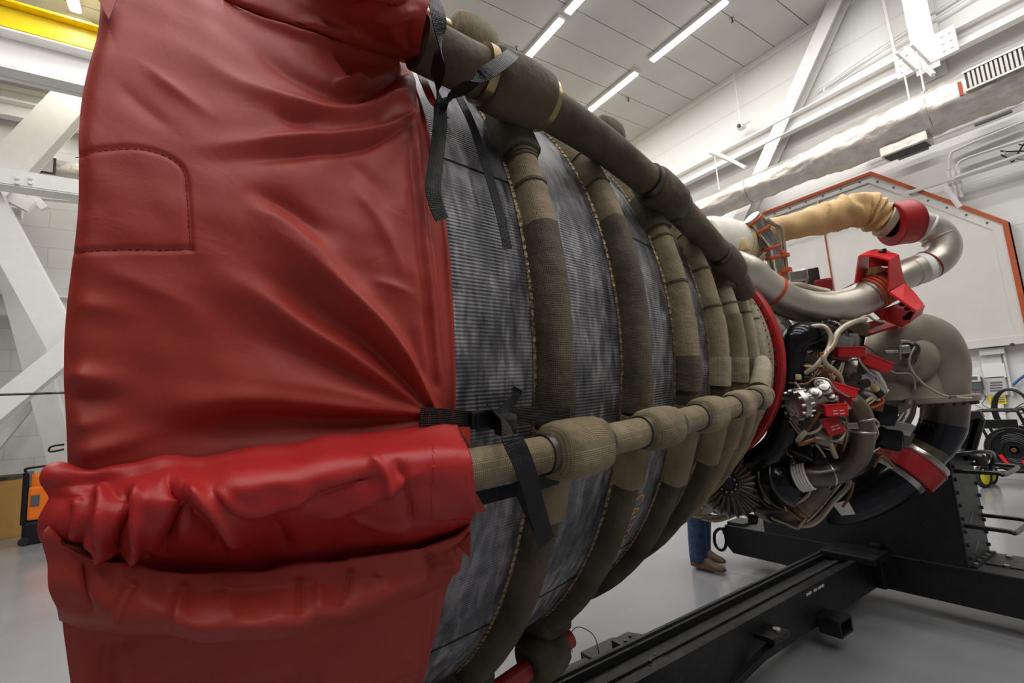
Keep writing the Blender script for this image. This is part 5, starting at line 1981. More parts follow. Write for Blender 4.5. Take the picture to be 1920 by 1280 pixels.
dT('sense_line', [(1662, 690, 2.72), (1680, 699, 2.71), (1705, 700, 2.71), (1714, 710, 2.71), (1716, 730, 2.72)], .004, 'tube_cream', vol)
MB().box(dep(1786, 744, 2.64), (.03, .03, .02), rot=.6, bev=.004).build('clip', 'bright_steel', vol)
# down pipe
dp = MB().tube([dep(*q) for q in [(1772, 750, 2.86), (1771, 772, 2.86), (1768, 795, 2.86), (1757, 820, 2.87), (1740, 842, 2.88), (1722, 862, 2.89)]], [.115, .113, .112, .111, .108, .108], 32, smooth=8).build('down_pipe', 'heat_steel', ENG, 60)
a_, b_ = dep(1769, 789, 2.86), dep(1736, 846, 2.88)
MB().tube([dep(*q) for q in [(1768.6, 792, 2.86), (1766, 803, 2.862), (1757, 820, 2.87), (1744, 838, 2.878)]], [.1135, .1135, .1125, .1105], 32, smooth=8).build('dark_coating', 'black_metal', dp, 60)
ax_ = (dep(1700, 880, 2.90) - dep(1736, 846, 2.88))
ax_ /= np.linalg.norm(ax_)
p = dep(1724, 856, 2.885)
MB().lathe(p, ax_, [(-.03, .10), (-.02, .152), (-.012, .158), (.012, .158), (.018, .15), (.018, .1)], 40).build('flange', 'bright_steel', dp, 40)
RC2 = thing('pipe_collar', 'dark red collar round the down pipe joint below the grey pump', 'collar', dep(1710, 870, 2.89))
ringon(p + ax_ * .018, p + ax_ * .135, .11, .165, 'band', 'red_ring_paint', RC2)
ringon(p + ax_ * .014, p + ax_ * .024, .11, .168, 'edge', 'red_tube', RC2)
MB().tube([p + ax_ * .12, dep(1690, 890, 2.90), dep(1662, 908, 2.92), dep(1620, 930, 2.96), dep(1580, 944, 3.0), dep(1545, 945, 3.05)], [.125, .128, .13, .128, .125, .12], 30, smooth=8).build('lower_duct', 'black_metal', ENG, 60)
ringon(p + ax_ * .135, p + ax_ * .18, .1, .134, 'seal_ring', 'steel', dp)
MB().prism([dep(1562, 945, 2.86), dep(1590, 938, 2.86), dep(1604, 964, 2.86), dep(1578, 966, 2.86)], (.004, .006, 0)).build('tag_plate', 'paper_grey', ENG)

# ---- black elbow and its drop next to the red ring
be = MB().tube([dep(*q) for q in [(1452, 838, 2.62), (1472, 800, 2.58), (1481, 750, 2.55), (1482, 690, 2.54), (1484, 655, 2.54), (1497, 634, 2.54), (1522, 630, 2.56), (1560, 634, 2.62), (1590, 640, 2.66)]],
               [.06, .062, .062, .066, .07, .076, .078, .078, .075], 28, smooth=8).build('black_elbow', 'black_metal', ENG, 60)
MB().tube([dep(1476, 780, 2.56), dep(1462, 828, 2.60), dep(1432, 858, 2.66), dep(1405, 872, 2.74)], .075, 20, smooth=6).build('drop_elbow', 'black_metal', be, 60)
ringon(dep(1552, 633, 2.61), dep(1560, 634, 2.62), .075, .097, 'flange', 'dark_steel', be)
bolts(dep(1552, 633, 2.61), dep(1552, 633, 2.61) - dep(1560, 634, 2.62), .09, 14, .008, .014, 'bright_steel', be)

# ---- valve 1: bright machined body with stacked bolt ends
vx = dep(1525, 752, 2.42)
vd = dep(1560, 742, 2.46) - dep(1492, 757, 2.44)
vd /= np.linalg.norm(vd)
v1 = MB().lathe(vx, vd, [(-.105, 0), (-.105, .06), (-.10, .082), (-.075, .084), (-.07, .066), (-.03, .062), (.0, .068), (.035, .066), (.06, .056), (.085, .036), (.09, 0)], 32).build('main_valve', 'bright_steel', ENG, 40)
bolts(vx - vd * .098, -vd, .074, 12, .0085, .022, 'bright_steel', v1)
bolts(vx - vd * .072, vd, .074, 12, .007, .022, 'bright_steel', v1)
for a, b, d, r in ((1546, 728, 2.38, .042), (1538, 720, 2.40, .03), (1560, 746, 2.37, .03), (1528, 738, 2.38, .034), (1510, 770, 2.41, .026), (1537, 768, 2.39, .03)):
    c_ = dep(a, b, d)
    vv_ = -ray(a, b) / np.linalg.norm(ray(a, b)) + np.array([0, 0, .5])
    MB().lathe(c_, vv_, [(-.04, r), (.0, r), (.010, r * .9), (.014, r * .55), (.026, r * .5), (.028, 0)], 18).build('valve_boss', 'bright_steel', v1, 40)
MB().box(dep(1500, 745, 2.44), (.05, .06, .10), rot=.6, bev=.012).build('valve_block', 'steel', v1)
for k in range(5):
    MB().disc(dep(1487, 735 + k * 10, 2.42), dep(1499, 733 + k * 10, 2.43), .0115, 10).build('bolt_end', 'tube_cream', v1, 40)
# ---- valve 2: grey body, slanting
v2 = MB().tube([dep(*q) for q in [(1588, 682, 2.60), (1600, 695, 2.58), (1618, 712, 2.57), (1636, 732, 2.57), (1644, 742, 2.57)]], [.05, .082, .085, .072, .04], 20, smooth=5, sq=3).build('control_valve', 'steel', ENG, 50)
for a, b, r in ((1605, 706, .026), (1616, 695, .022), (1622, 718, .026), (1611, 728, .022), (1632, 715, .02), (1598, 722, .024)):
    MB().disc(dep(a, b, 2.49), dep(a, b, 2.55), r, 14).build('port', 'dark_steel', v2, 40)
MB().tube([dep(1630, 716, 2.50), dep(1645, 733, 2.49)], .018, 12).build('pale_plug', 'foam_yellow', v2, 40)
MB().tube([dep(1644, 732, 2.489), dep(1652, 741, 2.487)], .021, 12).build('plug_cap', 'black_satin', v2, 40)

# ---- red protective caps (each can be taken off)
caps = [((1594, 660, 2.46), (.055, .12, .055), .35, -.1, 'red box cap above the slanting grey valve, darker and farther left', 'red_ring_paint'),
        ((1641, 681, 2.46), (.06, .13, .06), .3, -.55, 'red box cap tilted down to the right, next to the grey pump', 'red_paint'),
        ((1581, 731, 2.36), (.05, .11, .05), .5, -.42, 'bright red stepped cap on the silver valve, upper of the stack', 'bright_red'),
        ((1583, 753, 2.39), (.04, .06, .075), .5, 0, 'red block right below the stepped cap on the silver valve', 'red_paint'),
        ((1566, 768, 2.33), (.055, .095, .06), .55, .0, 'bright red lettered box cap in the middle of the silver valve', 'bright_red'),
        ((1560, 797, 2.35), (.05, .075, .09), .6, .28, 'red lettered cap hanging lowest under the silver valve', 'red_paint'),
        ((1341, 941, 2.95), (.06, .15, .085), .5, -.5, 'dull red block low under the engine at the left', 'red_ring_paint'),
        ((1431, 941, 2.85), (.08, .17, .13), .5, -.35, 'dull red block low under the engine, right of the fluted dome', 'red_ring_paint'),
        ((1628, 610, 2.75), (.05, .14, .035), .5, .2, 'dark red flat block just under the red arch brace', 'red_ring_paint')]
for q, sz, yw, rl, lab, mt in caps:
    p = dep(*q)
    rt = Matrix.Rotation(_yaw - .35, 4, 'Z') @ Matrix.Rotation(-rl, 4, 'X')
    o = MB().box(p, sz, rt, bev=.005).build('protective_cap', mt, ENG)
    o['label'] = lab
    MB().box(Vector(p) + (rt @ Vector((0, 0, sz[2] / 2 - .004))), (sz[0] * 1.08, sz[1] * 1.05, .008), rt, bev=.002).build('lid', mt, o)
    if 'lettered' in lab:
        for r_ in range(2):
            for k in range(2):
                c_ = Vector(p) + (rt @ Vector((-sz[0] / 2 - .001, -sz[1] * .05 - sz[1] * .28 * k + sz[1] * .12, -.004 - .014 * r_)))
                MB().box(c_, (.002, sz[1] * .2, .004), rt).build('caption_mark', 'stencil_white', o)

# ---- grey lower elbow, bellows and turbine housing
le = MB().tube([dep(*q) for q in [(1575, 742, 2.50), (1592, 752, 2.46), (1608, 772, 2.44), (1615, 800, 2.43), (1613, 832, 2.44), (1600, 862, 2.46), (1575, 882, 2.48), (1545, 890, 2.50), (1520, 892, 2.52), (1500, 895, 2.55)]],
               [.05, .056, .06, .06, .06, .06, .06, .06, .06, .06], 28, smooth=8).build('lower_elbow', 'heat_steel', ENG, 60)
for i, (q0_, q1_) in enumerate((((1614, 786, 2.434), (1615, 790, 2.432)), ((1615, 806, 2.43), (1615, 810, 2.43)), ((1556, 888, 2.495), (1551, 889, 2.495)))):
    ringon(dep(*q0_), dep(*q1_), .055, .0635, 'weld_band', 'steel', le)
MB().box(dep(1597, 798, 2.36), (.03, .05, .03), rot=.6, bev=.006).build('clip', 'bright_steel', le)
# bellows
bl = MB()
a_, b_ = dep(1520, 891, 2.515), dep(1494, 897, 2.56)
prof = []
Lb = np.linalg.norm(b_ - a_)
for k in range(11):
    prof += [(Lb * k / 10, .066 + .008 * (k % 2))]
bl.lathe(a_, b_ - a_, prof, 36).build('bellows', 'plastic_white', le, 60)
tb = MB().lathe(dep(1490, 898, 2.58), dep(1400, 912, 2.84) - dep(1490, 898, 2.58), [(-.02, .05), (0, .09), (.02, .115), (.05, .135), (.10, .14), (.14, .13), (.2, .12), (.26, .12), (.3, .1), (.32, 0)], 40).build('turbine_housing', 'black_metal', ENG, 50)
for k, (h_, r_) in enumerate(((.035, .14), (.10, .148), (.16, .135))):
    dd = dep(1400, 912, 2.84) - dep(1490, 898, 2.58)
    dd /= np.linalg.norm(dd)
    ringon(dep(1490, 898, 2.58) + dd * h_, dep(1490, 898, 2.58) + dd * (h_ + .014), .1, r_, 'flange', 'dark_steel', tb)
# ---- fluted dome
fc = dep(1366, 904, 2.74)
fd = -ray(1366, 904) / np.linalg.norm(ray(1366, 904))
fd = fd + np.array([-.10, .0, -.16])
fd /= np.linalg.norm(fd)
fdm = MB().lathe(fc, fd, [(-.16, .205), (-.05, .20), (.0, .175), (.03, .13), (.045, .075), (.05, .055), (.035, .05), (.03, 0)], 48).build('fluted_dome', 'dark_steel', ENG, 50)
u = np.cross(fd, [0, 0, 1.0])
u /= np.linalg.norm(u)
v = np.cross(fd, u)
for k in range(26):
    a = 2 * math.pi * k / 26
    e = u * math.cos(a) + v * math.sin(a)
    MB().tube([fc + e * .068 + fd * .046, fc + e * .13 + fd * .032, fc + e * .175 + fd * .004, fc + e * .198 - fd * .045], [.007, .0105, .012, .010], 8, smooth=4).build('flute', 'heat_steel', fdm, 50)
MB().lathe(fc + fd * .03, fd, [(0, .054), (.03, .05), (.034, .038), (.02, .034), (.02, 0)], 28).build('dome_hub', 'black_satin', fdm, 40)
for k in range(10):
    a = 2 * math.pi * k / 10
    e = u * math.cos(a) + v * math.sin(a)
    MB().disc(fc + e * .044 + fd * .062, fc + e * .044 + fd * .07, .006, 6).build('bolt', 'steel', fdm)
lowd = MB().tube([dep(*q) for q in [(1425, 945, 2.80), (1450, 955, 2.74), (1485, 950, 2.68), (1515, 930, 2.64), (1540, 905, 2.62)]], [.07, .075, .078, .075, .07], 24, smooth=8).build('copper_duct', 'heat_steel', ENG, 60)
for q in ((1478, 952), (1490, 948), (1502, 941), (1512, 933), (1521, 925)):
    i_ = dep(q[0], q[1], 2.66)
    j_ = dep(q[0] + 4, q[1] - 3, 2.655)
    ringon(i_, j_, .07, .083, 'copper_clamp', 'copper', lowd)

# ---- small lines, harnesses and fittings
LINES = [  # (points (px, py, depth), radius, material)
    ([(1523, 612, 2.50), (1545, 612, 2.47), (1557, 628, 2.45), (1556, 645, 2.44), (1548, 662, 2.43), (1530, 685, 2.43), (1510, 700, 2.46)], .012, 'tube_cream'),
    ([(1622, 598, 2.55), (1595, 606, 2.50), (1572, 622, 2.46), (1562, 645, 2.44), (1545, 668, 2.42), (1548, 682, 2.42), (1562, 693, 2.42), (1574, 706, 2.42), (1577, 722, 2.44)], .014, 'tube_cream'),
    ([(1660, 604, 2.62), (1640, 600, 2.60), (1625, 592, 2.58), (1600, 604, 2.55)], .006, 'tube_cream'),
    ([(1604, 656, 2.44), (1610, 660, 2.43), (1611, 675, 2.43), (1622, 690, 2.43), (1636, 702, 2.43), (1643, 705, 2.44), (1644, 710, 2.45)], .007, 'bright_steel'),
    ([(1615, 657, 2.46), (1620, 658, 2.45), (1622, 668, 2.45)], .006, 'bright_steel'),
    ([(1522, 712, 2.40), (1535, 709, 2.38), (1552, 712, 2.36), (1565, 728, 2.34), (1580, 738, 2.33), (1592, 743, 2.33)], .006, 'bright_steel'),
    ([(1582, 752, 2.34), (1590, 762, 2.34), (1593, 765, 2.34), (1585, 768, 2.34)], .006, 'bright_steel'),
    ([(1478, 717, 2.46), (1500, 720, 2.46), (1518, 716, 2.44), (1535, 692, 2.46)], .006, 'copper'),
    ([(1490, 716, 2.44), (1500, 728, 2.43)], .006, 'tube_cream'),
    ([(1537, 771, 2.34), (1527, 786, 2.35), (1517, 800, 2.36), (1508, 812, 2.38)], .010, 'copper'),
    ([(1555, 780, 2.36), (1545, 790, 2.36), (1535, 805, 2.36), (1520, 812, 2.37), (1507, 812, 2.38)], .007, 'tube_cream'),
    ([(1512, 808, 2.37), (1502, 818, 2.38), (1496, 826, 2.40)], .014, 'tube_cream'),
    ([(1496, 826, 2.40), (1500, 832, 2.39), (1512, 828, 2.38), (1528, 822, 2.38)], .012, 'copper'),
    ([(1528, 820, 2.37), (1545, 822, 2.37), (1562, 826, 2.37), (1575, 824, 2.37), (1583, 812, 2.38), (1582, 790, 2.38)], .007, 'tube_cream'),
    ([(1484, 784, 2.45), (1500, 808, 2.43), (1504, 815, 2.43)], .005, 'tube_cream'),
    ([(1480, 788, 2.46), (1496, 810, 2.44), (1503, 818, 2.44)], .005, 'tube_cream'),
    ([(1488, 782, 2.45), (1498, 797, 2.44)], .005, 'tube_cream'),
    ([(1556, 828, 2.38), (1562, 845, 2.40), (1567, 856, 2.42)], .013, 'tube_cream'),
    ([(1530, 832, 2.40), (1542, 848, 2.42), (1547, 856, 2.44)], .005, 'tube_cream'),
    ([(1578, 806, 2.38), (1572, 820, 2.38), (1563, 838, 2.39)], .004, 'copper'),
    ([(1586, 808, 2.40), (1584, 830, 2.40), (1580, 845, 2.42)], .006, 'copper'),
    ([(1472, 836, 2.55), (1476, 850, 2.52), (1486, 858, 2.5)], .006, 'dark_steel'),
    ([(1474, 838, 2.55), (1490, 848, 2.5), (1510, 856, 2.48), (1522, 862, 2.48)], .005, 'dark_steel'),
    ([(1633, 786, 2.55), (1645, 790, 2.54), (1646, 800, 2.54), (1636, 806, 2.54)], .006, 'tube_cream'),
    ([(1640, 798, 2.52), (1646, 812, 2.52), (1640, 824, 2.54)], .006, 'tube_cream'),
    ([(1650, 741, 2.50), (1655, 752, 2.50), (1645, 760, 2.50), (1632, 764, 2.50)], .008, 'orange_clamp'),
    ([(1618, 758, 2.48), (1630, 748, 2.48), (1640, 743, 2.49)], .009, 'tube_cream'),
    ([(1620, 764, 2.48), (1636, 752, 2.48), (1643, 745, 2.49)], .005, 'tube_cream'),
    ([(1555, 700, 2.45), (1560, 715, 2.45)], .008, 'tube_cream'),
    ([(1571, 700, 2.44), (1580, 680, 2.44)], .005, 'tube_cream'),
    ([(1577, 700, 2.44), (1582, 680, 2.44)], .005, 'tube_cream'),
    ([(1492, 665, 2.50), (1497, 700, 2.50)], .004, 'tube_cream'),
    ([(1500, 685, 2.50), (1520, 687, 2.48), (1548, 686, 2.46)], .006, 'foam_yellow'),
    ([(1528, 702, 2.47), (1537, 695, 2.47)], .014, 'steel'),
    # bottom run of sense lines
    ([(1445, 962, 2.70), (1450, 972, 2.68), (1470, 980, 2.66), (1494, 990, 2.64), (1502, 982, 2.62), (1530, 945, 2.60), (1553, 915, 2.58), (1556, 897, 2.58)], .008, 'tube_cream'),
    ([(1494, 984, 2.64), (1515, 968, 2.62), (1540, 940, 2.60), (1566, 912, 2.58), (1570, 900, 2.58)], .006, 'copper'),
    ([(1500, 986, 2.66), (1520, 984, 2.64), (1540, 970, 2.62), (1562, 942, 2.60), (1588, 915, 2.58), (1592, 900, 2.58), (1585, 882, 2.58)], .012, 'tube_cream'),
    ([(1512, 978, 2.63), (1535, 955, 2.61), (1560, 925, 2.59), (1577, 905, 2.58)], .007, 'tube_cream'),
    ([(1463, 930, 2.62), (1470, 942, 2.60), (1480, 947, 2.58), (1494, 942, 2.57), (1507, 934, 2.56), (1516, 925, 2.56), (1520, 912, 2.56), (1518, 905, 2.56)], .009, 'tube_cream'),
    ([(1463, 927, 2.62), (1478, 924, 2.60)], .006, 'tube_cream'),
    ([(1465, 935, 2.58), (1475, 958, 2.58)], .004, 'tube_cream'),
    ([(1444, 930, 2.72), (1452, 932, 2.70), (1451, 924, 2.70)], .006, 'tube_cream'),
    ([(1397, 862, 2.80), (1410, 877, 2.78), (1419, 888, 2.76)], .014, 'tube_cream'),
    ([(1425, 895, 2.74), (1428, 912, 2.74), (1430, 920, 2.74)], .010, 'copper'),
    ([(1300, 964, 3.02), (1325, 968, 2.98), (1350, 966, 2.94), (1375, 955, 2.90), (1390, 945, 2.88)], .010, 'tube_cream'),
    ([(1316, 970, 3.0), (1340, 975, 2.96), (1362, 970, 2.92), (1385, 960, 2.88)], .014, 'tube_cream'),
    ([(1318, 952, 3.0), (1322, 945, 3.0), (1335, 958, 2.96), (1352, 962, 2.93)], .008, 'steel'),
    ([(1360, 942, 2.88), (1380, 948, 2.86), (1395, 950, 2.85), (1405, 942, 2.85), (1400, 935, 2.85)], .010, 'tube_cream'),
    ([(1375, 955, 2.86), (1395, 962, 2.84), (1412, 972, 2.82)], .012, 'dark_steel'),
    ([(1600, 905, 2.55), (1594, 928, 2.56), (1580, 950, 2.58)], .007, 'copper'),
    ([(1470, 690, 2.60), (1500, 675, 2.58), (1540, 655, 2.6)], .012, 'dark_steel'),
    ([(1475, 700, 2.62), (1520, 712, 2.60), (1560, 690, 2.62), (1600, 640, 2.66)], .018, 'dark_steel'),
    ([(1490, 660, 2.62), (1530, 675, 2.6), (1580, 668, 2.62)], .012, 'copper'),
    ([(1650, 765, 2.62), (1675, 772, 2.66), (1700, 760, 2.72)], .02, 'dark_steel'),
    ([(1706, 752, 2.80), (1702, 775, 2.78), (1690, 795, 2.76), (1672, 810, 2.74)], .034, 'heat_steel'),
]
for i, (pp, r_, mt) in enumerate(LINES):
    dT('line', pp, r_, mt, n=10)
# bits: (px, py, depth, size, yaw, material)
BITS = [(1412, 973, 2.82, (.05, .05, .05), .3, 'black_satin'), (1345, 950, 2.92, (.04, .08, .06), .4, 'steel'), (1308, 960, 3.04, (.05, .06, .07), .2, 'foam_yellow'),
        (1322, 960, 3.0, (.03, .05, .08), .6, 'steel'), (1335, 968, 2.98, (.03, .04, .03), .6, 'bright_steel'), (1540, 820, 2.40, (.07, .08, .07), .6, 'cast_grey'),
        (1545, 700, 2.48, (.05, .06, .05), .6, 'copper'), (1570, 645, 2.56, (.09, .12, .1), .7, 'steel'), (1590, 640, 2.6, (.1, .1, .09), .3, 'bright_steel'),
        (1576, 665, 2.55, (.05, .08, .06), .5, 'copper'), (1600, 615, 2.62, (.08, .14, .08), .4, 'heat_steel'), (1605, 635, 2.66, (.06, .08, .12), .4, 'black_metal'),
        (1508, 672, 2.55, (.08, .1, .05), .9, 'dark_steel'), (1515, 690, 2.52, (.06, .06, .05), .4, 'heat_steel'), (1497, 707, 2.47, (.025, .025, .03), .2, 'foam_yellow'),
        (1680, 800, 2.66, (.14, .12, .07), .5, 'bright_steel'), (1660, 820, 2.68, (.16, .16, .12), .3, 'black_metal'), (1690, 820, 2.72, (.05, .09, .1), .8, 'heat_steel'),
        (1655, 775, 2.66, (.18, .12, .12), .4, 'black_metal'), (1640, 760, 2.60, (.06, .08, .06), .3, 'copper'), (1560, 865, 2.55, (.16, .2, .12), .6, 'black_metal'),
        (1530, 860, 2.58, (.14, .16, .1), .2, 'black_metal'), (1500, 845, 2.60, (.14, .16, .1), .2, 'black_metal'), (1448, 870, 2.75, (.18, .2, .2), .3, 'black_metal'),
        (1594, 862, 2.55, (.05, .12, .1), .6, 'copper'), (1580, 850, 2.56, (.05, .08, .1), .6, 'copper'), (1442, 905, 2.74, (.04, .04, .05), .2, 'copper'),
        (1468, 890, 2.60, (.05, .05, .03), .3, 'steel'), (1452, 855, 2.62, (.05, .09, .03), .4, 'heat_steel'), (1625, 780, 2.52, (.05, .06, .04), .2, 'dark_steel')]
for a, b, d, sz, yw, mt in BITS:
    MB().box(dep(a, b, d), sz, Matrix.Rotation(yw, 4, 'Z') @ Matrix.Rotation(yw * .7, 4, 'X'), bev=min(sz) * .22).build('fitting', mt, ENG, 50)
rnd = random.Random(5)
for k in range(60):
    a, b = rnd.uniform(1482, 1640), rnd.uniform(640, 880)
    if (a - 1490) < -.4 * (b - 640) * 0:
        continue
    d = rnd.uniform(2.56, 2.66)
    q = [(a, b, d), (a + rnd.uniform(-20, 20), b + rnd.uniform(-25, 25), d - .02), (a + rnd.uniform(-40, 40), b + rnd.uniform(-40, 40), d + .01)]
    dT('line', q, rnd.choice([.004, .006, .008]), rnd.choice(['copper', 'dark_steel', 'tube_cream', 'steel', 'heat_steel']), n=7)
for a, b in ((1549, 660), (1542, 662), (1558, 655)):
    MB().box(dep(a, b, 2.425), (.02, .02, .012), bev=.003).build('tie', 'orange_clamp', ENG)

# ================================================================== black engine stand
SX = 4.04
ST = thing('engine_stand', 'heavy black steel engine stand with long rail, cross beam and upright box', 'stand', (3.0, 1.73, 0))
BP = 'black_paint'
CB = MB().prism([(SX, 2.75, .17), (SX, 2.70, .118), (SX, .10, .118), (SX, .10, .345), (SX, 2.75, .343)], (.46, 0, 0)).build('cross_beam', BP, ST)
MB().box((SX + .23, 1.425, .349), (.47, 2.65, .012), bev=.003).build('top_plate', 'black_worn', CB)
MB().box((SX + .16, .6, .358), (.012, .9, .008)).build('plate_joint', BP, CB)
for (x_, y_) in ((4.2, .95), (4.38, .80), (4.25, .62), (4.42, .98)):
    MB().disc((x_, y_, .354), (x_, y_, .372), .018, 6).build('bolt', 'steel', CB)
MB().box((SX + .12, 2.66, .368), (.2, .16, .03), bev=.004).build('corner_pad', 'black_worn', CB)
for y_ in (2.22, .80, .30):
    MB().box((SX + .26, y_, .06), (.26, .18, .12), bev=.008).build('foot', BP, CB)
# upright box
q0, q1, q2 = 1.10, 2.384, 4.52
UB = MB().prism([(SX, q0, .35), (SX, q1, .35), (SX, q1 - .0, .52), (SX, 2.18, 1.02), (SX, q0, 1.02)], (.46, 0, 0)).build('upright_box', BP, ST)
MB().prism([(SX, q0 + .03, 1.02), (SX, 2.15, 1.02), (SX, 1.98, 1.50), (SX, 1.62, 1.55), (SX, 1.50, 1.32)], (.40, 0, 0)).build('upright_head', BP, ST)
MB().box((SX + .15, AX_Y, AX_Z), (.18, .5, .5), bev=.04).build('thrust_mount', BP, ST)
side = MB().box((SX + .235, q0 - .006, .685), (.46, .012, .67), bev=.003).build('side_plate', 'black_worn', UB)
rv = None
for k in range(8):
    for x_ in (SX + .03, SX + .44):
        q = (x_, q0 - .012, .41 + k * .08)
        if rv is None:
            rv = MB().disc(q, (q[0], q[1] - .014, q[2]), .012, 8).build('rivet', BP, side, base=q)
        else:
            b = rv.copy()
            COL.objects.link(b)
            b.location = Vector(q) - wloc(side)
for k in range(5):
    q = (SX + .06 + k * .085, q0 - .03, .362)
    MB().disc(q, (q[0], q[1], q[2] + .018), .014, 6).build('bolt', 'steel', side)
MB().bar((SX + .02, q0 - .02, .36), (SX + .45, q0 - .02, .36), .05, .02).build('angle', BP, side)
for (z_, w_) in ((.62, .1), (.44, .12)):
    MB().box((SX + .2, q0 - .0135, z_), (w_, .002, .012), Matrix.Rotation(-.5, 4, 'Y')).build('scuff', 'device_grey', side)
# rungs
for zc in (.94, .60):
    MB().tube([(SX + .06, q0, zc), (SX + .06, q0 - .20, zc), (SX + .09, q0 - .235, zc - .01), (SX + .40, q0 - .235, zc - .01), (SX + .43, q0 - .20, zc), (SX + .43, q0, zc)],
              .0135, 10, smooth=5).build('rung', 'black_satin', ST, 50)
MB().tube([(SX + .05, q0 + .02, 1.03), (SX + .05, q0 - .10, 1.06), (SX + .2, q0 - .16, 1.05), (SX + .38, q0 - .14, 1.0), (SX + .42, q0 - .1, .9)], .013, 10, smooth=6).build('grab_bar', 'black_satin', ST, 50)
MB().box((SX + .23, q0 + .1, 1.04), (.46, .26, .03), bev=.006).build('step_plate', 'black_worn', ST)
for (a, b) in (((1806, 862), (1830, 782)), ((1816, 862), (1838, 785))):
    MB().bar(at(*a, X=SX + .3), at(*b, X=SX + .3), .03, .05).build('strut', BP, ST)
MB().bar(at(1815, 782, X=SX + .3), at(1842, 776, X=SX + .3), .05, .04).build('strut_cap', 'black_worn', ST)
MB().tube([at(1822, 853, X=4.3), at(1838, 858, X=4.3), at(1840, 870, X=4.3)], .03, 10, smooth=4).build('hook', 'dark_steel', ST, 50)
# lifting ring on the left end
lp0 = at(1362, 990, X=SX)
MB().box((SX + .02, 2.765, .30), (.06, .03, .06), bev=.006).build('lug', BP, ST)
ll = [(SX + .02, 2.79, .305), (SX + .02, 2.83, .30), (SX + .02, 2.88, .25), (SX + .02, 2.89, .16), (SX + .02, 2.85, .115), (SX + .02, 2.80, .13), (SX + .02, 2.77, .20), (SX + .02, 2.775, .28), (SX + .02, 2.79, .305)]
MB().tube(ll, .014, 10, smooth=5).build('lifting_ring', 'black_satin', ST, 50)
# rail
RY, RW = 1.60, .25
rl = MB().prism([(0.35, RY, .12), (0.35, RY, .352), (.35, RY + .04, .352), (.35, RY + .045, .322), (.35, RY + .20, .322), (.35, RY + .205, .352), (.35, RY + RW, .352), (.35, RY + RW, .12)], (SX - .35, 0, 0)).build('rail', BP, ST)
MB().box((2.2, RY + .12, .327), (3.6, .03, .01), bev=.002).build('rail_strip', 'black_worn', rl)
MB().box((2.2, RY + RW - .012, .356), (3.68, .02, .012), bev=.002).build('rail_edge', 'black_worn', rl)
MB().box((SX - .14, RY + .06, .36), (.28, .34, .05), bev=.01).build('rail_head', BP, ST)
MB().box((SX - .02, RY - .03, .27), (.05, .06, .30), bev=.01).build('rail_gusset', BP, ST)
for x_ in (.7,):
    MB().box((x_, RY + .125, .06), (.2, .3, .12), bev=.008).build('foot', BP, ST)
# stencilled line on the rail side
p = at(1512, 1117, Y=RY)
p2 = at(1545, 1098, Y=RY)
sm = MB()
for k in range(20):
    if k in (6, 7, 12):
        continue
    t = (k + .4) / 20
    sm.box((p[0] + (p2[0] - p[0]) * t, RY - .001, p[2] + (p2[2] - p[2]) * t + .006), ((p2[0] - p[0]) / 20 * .72, .002, .014 if k % 3 else .018))
sm.build('stencil', 'stencil_white', rl)
# fork pocket
p = at(1552, 1165, Y=RY - .06)
fp_ = MB()
x0_ = at(1528, 1176, Y=RY)[0]
for dz_, sz in ((-.02, (.14, .12, .012)), (.06, (.14, .12, .012))):
    fp_.box((x0_ + .1, RY - .07, .12 + dz_), sz)
fp_.box((x0_ + .17, RY - .07, .14), (.012, .12, .09)).box((x0_ + .03, RY - .07, .14), (.012, .12, .09))
fp_.build('fork_pocket', BP, ST)
# tow link: pivot, pin and rod toward the camera
pv_ = at(1447, 1192, Y=RY - .05)
MB().box((pv_[0], RY - .05, pv_[2] + .01), (.16, .12, .03), bev=.008).build('pivot_bracket', BP, ST)
MB().disc((pv_[0] + .02, RY - .07, pv_[2] - .03), (pv_[0] + .02, RY - .07, pv_[2] + .04), .02, 12).build('pivot_pin', 'steel', ST, 40)
e_ = at(1365, 1290, Z=.10)
MB().bar((pv_[0] + .02, RY - .08, pv_[2] - .01), e_, .045, .03, bev=.005).build('tow_rod', BP, ST)
MB().bar(e_, e_ + np.array([-.5, -.42, -.03]), .045, .03, bev=.005).build('tow_rod', BP, ST)
# aft cross plate with pads
ap = [at(1170, 1250, Z=.30), at(1240, 1215, Z=.30), at(1285, 1232, Z=.30), at(1290, 1290, Z=.30), at(1180, 1290, Z=.30)]
MB().prism([(1.55, RY - .02, .30), (1.72, RY - .02, .30), (1.78, RY - .10, .30), (1.70, RY - .26, .30), (1.30, RY - .26, .30), (1.30, RY - .02, .30)], (0, 0, -.05)).build('side_bracket', BP, ST)
pc = at(1228, 1245, Z=.305)
pad = MB().box((pc[0], pc[1], .31), (.11, .09, .03), Matrix.Rotation(.3, 4, 'Z'), bev=.006).build('pad', BP, ST)
for dx, dy in ((-.03, 0), (.03, .02)):
    MB().disc((pc[0] + dx, pc[1] + dy, .325), (pc[0] + dx, pc[1] + dy, .335), .009, 6).build('bolt', 'dark_steel', pad)
